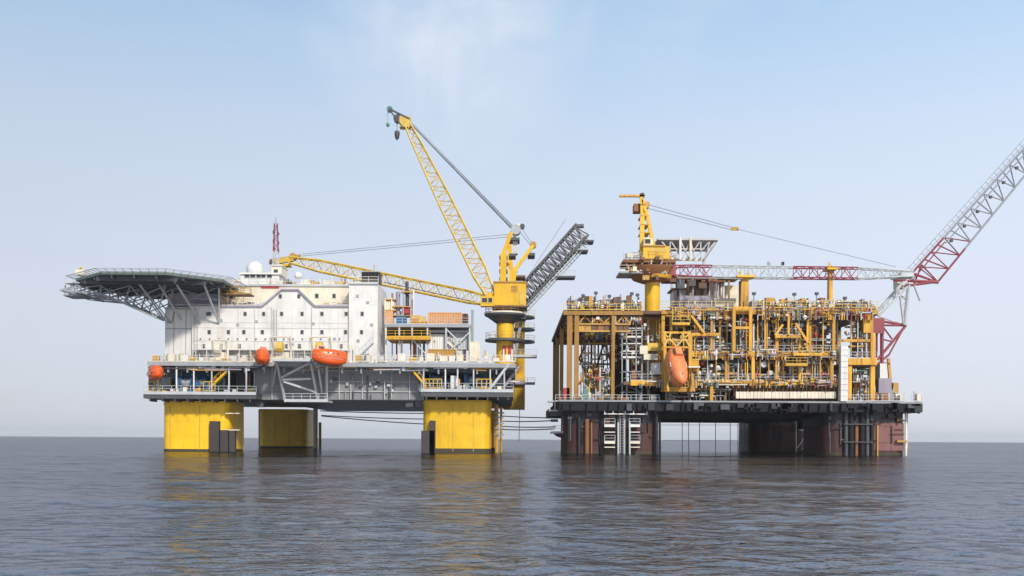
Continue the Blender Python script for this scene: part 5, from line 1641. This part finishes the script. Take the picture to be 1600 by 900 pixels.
pbox('cab', 1006, 1020, 372, 383, XY - 3.4, 2.2, 'cream', cr3)
window(1012, 377, XY - 3.42, .9, .7, cr3, 'boom_yellow')
for Y in (XY - 1.6, XY + 1.6):
    pbar('gantry_leg', (1002.5, 406, Y), (1003.5, 333, Y), .75, 'crane_yellow', cr3)
    pbar('gantry_leg', (1003, 335, Y), (1002, 308, Y), .5, 'crane_yellow', cr3)
    pbar('gantry_leg', (1010, 330, Y), (1021, 384, Y), .6, 'crane_yellow', cr3)
    pbar('gantry_leg', (1004, 312, Y), (1010, 334, Y), .5, 'crane_yellow', cr3)
for y in (318, 336, 350, 362):
    pbox('gantry_rung', 1001, 1009 + (y - 318) * .16, y, y + 1.8, XY - 2, 4, 'ochre', cr3)
pbox('gantry_head', 991, 1008, 318, 330, XY - 1.2, 2.4, 'rust', cr3)
pbox('maintenance_jib', 968, 1006, 304, 307, XY - .4, .7, 'frame_yellow', cr3)
part('sheave', MB().lathe(W(1003, 306, XY), [(.5, -.4), (.5, .4)], 12, 'y'), 'brown', cr3, smooth=True)
part('sheave', MB().lathe(W(1009, 322, XY), [(.6, -1.3), (.6, 1.3)], 12, 'y'), 'ochre', cr3, smooth=True)
def boomcol(t):
    x = 1050 + 375 * t
    return 'boom_red' if x < 1110 or 1235 < x < 1337 else 'pale_grey'
lattice(cr3, W(1048, 424, XY), W(1426, 428.5, XY), [(0, 1.6), (.08, 2.0), (.77, 1.9), (1, .9)], [(0, 3.0), (.08, 2.2), (.77, 2), (1, 1)], 30, boomcol, .13, .07, 'boom_chord', 'boom_lacing', nn=6)
part('boom_foot', MB().box((W(1040, 424, XY).x, XY - 1.6, z3(432)), (W(1054, 424, XY).x, XY + 1.6, z3(414))), 'boom_red', cr3)
part('boom_walkway', MB().bar(W(1058, 434, XY - 1), W(1160, 435.5, XY - 1), .5, .15), 'grey', cr3)
pbox('boom_head', 1408, 1428, 425.5, 431, XY - .6, 1.2, 'pale_grey', cr3)
pbar('boom_hook_arm', (1392, 436, XY), (1428, 434, XY), .3, 'grey', cr3)
for x in (1200, 1222, 1221):
    pbox('boom_lamp', x, x + 4, 409, 414, XY - 1, .4, 'grey', cr3)
for dY in (-.9, .9):
    part('luffing_rope', MB().tube(W(1010, 319, XY + dY), W(1143, 355, XY + dY), .08, n=5), 'cable', cr3)
    part('luffing_rope', MB().tube(W(1010, 325, XY + dY), W(1143, 359, XY + dY), .08, n=5), 'cable', cr3)
    part('pendant_rope', MB().tube(W(1152, 358, XY + dY), W(1400, 417, XY + dY), .06, n=5), 'cable', cr3)
part('bridle_block', MB().loft([[W(x, 357.5 + s, XY + y) for s, y in ((-3, -.8), (3, -.8), (3, .8), (-3, .8))] for x in (1142, 1154)]), 'ochre', cr3)
# boom rest posts
for px_, y0, w_, lab in ((1163, 432, 13, 'thick yellow boom rest post near the middle of the topsides roof'), (1297, 420, 6, 'slim yellow boom rest post under the second red boom section')):
    t = thing('boom_rest', lab, 'boom rest', (W(px_, 480, XY).x, XY, ROOFZ), 'boom rests on the topsides roof')
    a = W(px_, y0 + 3, XY); b_ = Vector((a.x, XY, ROOFZ))
    w0 = w_ * XY / F
    part('post', MB().loft([[(b_.x + sx * w0 * .55, XY + sy * .7, ROOFZ) for sx, sy in ((-1, -1), (1, -1), (1, 1), (-1, 1))], [(a.x + sx * w0 * .4, XY + sy * .6, a.z) for sx, sy in ((-1, -1), (1, -1), (1, 1), (-1, 1))]]), 'frame_yellow', t)
    part('saddle', MB().box((a.x - w0 * .9 - .3, XY - 1.5, a.z), (a.x + w0 * .9 + .3, XY + 1.5, a.z + .35)), 'crane_yellow', t)
    for s in (-1, 1):
        part('horn', MB().box((a.x + s * (w0 * .5 + .2) - .12, XY + s * 1.3 - .12, a.z + .35), (a.x + s * (w0 * .5 + .2) + .12, XY + s * 1.3 + .12, a.z + 1.3)), 'crane_yellow', t)

# ------------------------------------------------------------------ free-fall lifeboat in its yellow cage
lifeboat(W(1057, 574, 173.5), 7.4, 3.2, 3.3, -74, 62, 'faded orange free-fall lifeboat tilted nose-down in a yellow cage', 'old_orange')
cg = thing('lifeboat_ramp', 'yellow launching cage around the tilted lifeboat', 'launch ramp', W(1057, 612, 175))
for x in (1038, 1077):
    pbar('post', (x, 518, 174.6), (x + 2, 612, 174.6), .5, 'frame_yellow', cg)
    pbar('skid_rail', (x + 2, 545, 176.4), (x + 6, 612, 172.8), .35, 'frame_yellow', cg)
for y in (518, 530, 541):
    pbox('cross_beam', 1036, 1079, y, y + 3, 174.3, .5, 'ochre' if y == 530 else 'frame_yellow', cg)
for p, q in (((1038, 521), (1057, 541)), ((1077, 521), (1057, 541)), ((1038, 541), (1048, 521)), ((1077, 541), (1066, 521))):
    pbar('brace', (*p, 174.4), (*q, 174.4), .22, 'boom_yellow', cg)
pbox('landing', 1076, 1092, 562, 580, 175, 2.5, 'frame_yellow', cg)
pbox('landing', 1076, 1094, 572, 574.4, 173, 3, 'cream', cg)
pbox('bow_platform', 1040, 1086, 606, 612, 174.6, 3, 'frame_yellow', cg)
prail((1040, 606, 174.5), (1086, 606, 174.5), cg, 'boom_yellow')
prail((1076, 562, 174.9), (1094, 562, 174.9), cg, 'boom_yellow')

# ------------------------------------------------------------------ flare boom
FY = 190.0
fl = thing('flare_boom', 'slanting lattice flare boom, red at its foot and grey above, at the right edge', 'flare boom', W(1390, 575, FY))
D = 2.6
def seg3(a, b, Ya, Yb, r, mat, name='chord'):
    part(name, MB().tube(W(*a, Ya), W(*b, Yb), r, n=7), mat, fl, smooth=True)
U0, U1 = Vector((1424, 428)), Vector((1690, 132))
L0, L1 = Vector((1465, 441)), Vector((1690, 166))
mk = .19
def up(t): return U0.lerp(U1, t)
def lo(t): return L0.lerp(L1, t)
nb = 13
for a, b, mt in ((0, mk, 'boom_red'), (mk, 1, 'grey')):
    for Y in (FY - D, FY + D):
        seg3(tuple(up(a)), tuple(up(b)), Y, Y, .2, mt)
        seg3(tuple(up(a) + Vector((3, 8))), tuple(up(b) + Vector((2, 6))), Y, Y, .12, mt, 'flare_pipe')
    seg3(tuple(lo(a)), tuple(lo(b)), FY, FY, .2, mt)
for i in range(nb + 1):
    t = i / nb
    mt = 'boom_red' if t <= mk else 'grey'
    u = tuple(up(t)); l = tuple(lo(t))
    for Y in (FY - D, FY + D):
        seg3(u, l, Y, FY, .13, mt, 'brace')
        if i < nb:
            l2 = tuple(lo((i + 1) / nb)); u2 = tuple(up((i + 1) / nb)); um = tuple(up((i + .5) / nb))
            seg3(l, um, FY, Y, .11, mt, 'brace')
            seg3(um, l2, Y, FY, .11, mt, 'brace')
    seg3(u, u, FY - D, FY + D, .12, mt, 'brace')
    if i < nb:
        seg3(u, tuple(up((i + 1) / nb)), FY - D, FY + D, .1, mt, 'brace')
    if i > 2:
        p = tuple(up(t) + Vector((2, 14)))
        pbox('flare_lamp', p[0] - 2, p[0] + 2, p[1], p[1] + 4, FY - D - .3, .5, 'dark_grey', fl)
# walkway along the top
mb = MB()
for Y in (FY - D - .1,):
    for k in (0, 4):
        mb.bar(W(*(up(0) + Vector((-3 - k, -3 - k))), Y), W(*(up(1) + Vector((-3 - k, -3 - k))), Y), .1)
for i in range(40):
    u_ = up((i + .5) / 40)
    mb.bar(W(*u_, FY - D), W(*(u_ + Vector((-7, -7))), FY - D - .1), .07)
part('handrail', mb, 'grey', fl)
# root: level arms and legs
for p, q, mt, r in (((1390, 433), (1428, 427), 'grey', .22), ((1396, 437), (1466, 441), 'boom_red', .24), ((1420, 446), (1464, 440), 'boom_red', .2), ((1424, 429), (1410, 446), 'pale_grey', .24),
                    ((1412, 440), (1366, 492), 'pale_grey', .24), ((1418, 448), (1372, 494), 'pale_grey', .16), ((1404, 446), (1396, 472), 'pale_grey', .12),
                    ((1420, 446), (1413, 508), 'pale_grey', .26), ((1405, 452), (1412, 508), 'pale_grey', .16), ((1428, 444), (1438, 470), 'pale_grey', .18), ((1438, 470), (1432, 448), 'pale_grey', .1)):
    for Y in (FY - 2, FY, FY + 2):
        seg3(p, q, Y, Y, r * 1.25, mt, 'root_strut')
for i in range(6):
    a_ = Vector((1412, 440)).lerp(Vector((1366, 492)), i / 6); b_ = Vector((1418, 448)).lerp(Vector((1372, 494)), (i + 1) / 6)
    seg3(tuple(a_), tuple(b_), FY - 2, FY - 2, .1, 'pale_grey', 'root_strut')
    a_ = Vector((1420, 446)).lerp(Vector((1413, 508)), i / 6); b_ = Vector((1405, 452)).lerp(Vector((1412, 508)), (i + 1) / 6)
    seg3(tuple(a_), tuple(b_), FY - 2, FY - 2, .09, 'pale_grey', 'root_strut')
for p, q in (((1366, 492), (1366, 520)), ((1372, 494), (1412, 508)), ((1400, 456), (1418, 470)), ((1428, 427), (1466, 441)), ((1440, 414), (1466, 441)), ((1440, 414), (1428, 444))):
    seg3(p, q, FY - 2, FY, .14, 'boom_red' if p[0] > 1426 else 'pale_grey', 'root_strut')
pbox('root_node', 1402, 1420, 428, 450, FY - 1, 2, 'cream', fl)
for p, q, r in (((1366, 500), (1416, 508), .24), ((1372, 508), (1416, 508.5), .2), ((1415, 509), (1371, 562), .26), ((1412, 512), (1388, 556), .16), ((1378, 498), (1378, 570), .34), ((1370, 500), (1370, 562), .2),
                ((1378, 530), (1396, 534), .16), ((1378, 508), (1394, 530), .16), ((1388, 555), (1372, 568), .2), ((1370, 568), (1390, 568), .2), ((1378, 498), (1366, 520), .2)):
    for Y in (FY - 1.6, FY + 1.6):
        seg3(p, q, Y, Y, r, 'boom_red', 'bracket_strut')
pbox('bracket_plate', 1363, 1382, 497, 521, FY - 2.4, .3, 'boom_red', fl)
pbar('bracket_post', (1388, 560, FY), (1394, 627, FY), .5, 'ochre', fl)

# ------------------------------------------------------------------ ropes between the two platforms
def hawser(a, Ya, b, Yb, sag, r, label):
    A, B = W(*a, Ya), W(*b, Yb)
    pts = [A.lerp(B, i / 24) - Vector((0, 0, sag * 4 * (i / 24) * (1 - i / 24))) for i in range(25)]
    tag(part('mooring_rope', MB().sweep(pts, r, 6), 'rope', None, smooth=True), label, 'rope', 'mooring ropes around the rigs')
hawser((500, 642), 246, (690, 646), 246, .15, .13, 'uppermost of the ropes under the grey hull between the yellow columns')
hawser((502, 649), 246, (690, 655), 246, .2, .13, 'middle rope under the grey hull between the yellow columns')
hawser((502, 650), 250, (690, 664), 246, .2, .13, 'lowest rope under the grey hull, sloping down to the right')
hawser((785, 650), 246, (868, 653), 185, .1, .12, 'top rope across the gap between the two platforms')
hawser((785, 658), 246, (866, 657), 185, .15, .12, 'second rope across the gap between the two platforms')
hawser((785, 666), 246, (868, 667), 185, .15, .12, 'third rope across the gap between the two platforms')
hawser((785, 671), 246, (866, 670), 185, .15, .12, 'lowest rope across the gap between the two platforms')
hawser((812, 636), 232, (811, 690), 232, 0, .07, 'thin rope hanging from the rear crane sponson towards the sea')

# ------------------------------------------------------------------ humid sea air
hm = bpy.data.materials.new('sea_haze')
hm.use_nodes = True
ht = hm.node_tree
ht.nodes.remove(ht.nodes['Principled BSDF'])
pv = N(ht, 'ShaderNodeVolumePrincipled')
pv.inputs['Color'].default_value = (0.97, 0.97, 0.99, 1)
pv.inputs['Density'].default_value = 0.00010
pv.inputs['Anisotropy'].default_value = 0.0
ht.links.new(pv.outputs[0], ht.nodes['Material Output'].inputs['Volume'])
hb = MB().box((-13000, -13000, -6), (13000, 13000, 75))
M['sea_haze'] = hm
hz_o = link('haze', mesh_of('haze', hb, 'sea_haze'), (0, 0, 0))
hz_o['kind'] = 'stuff'
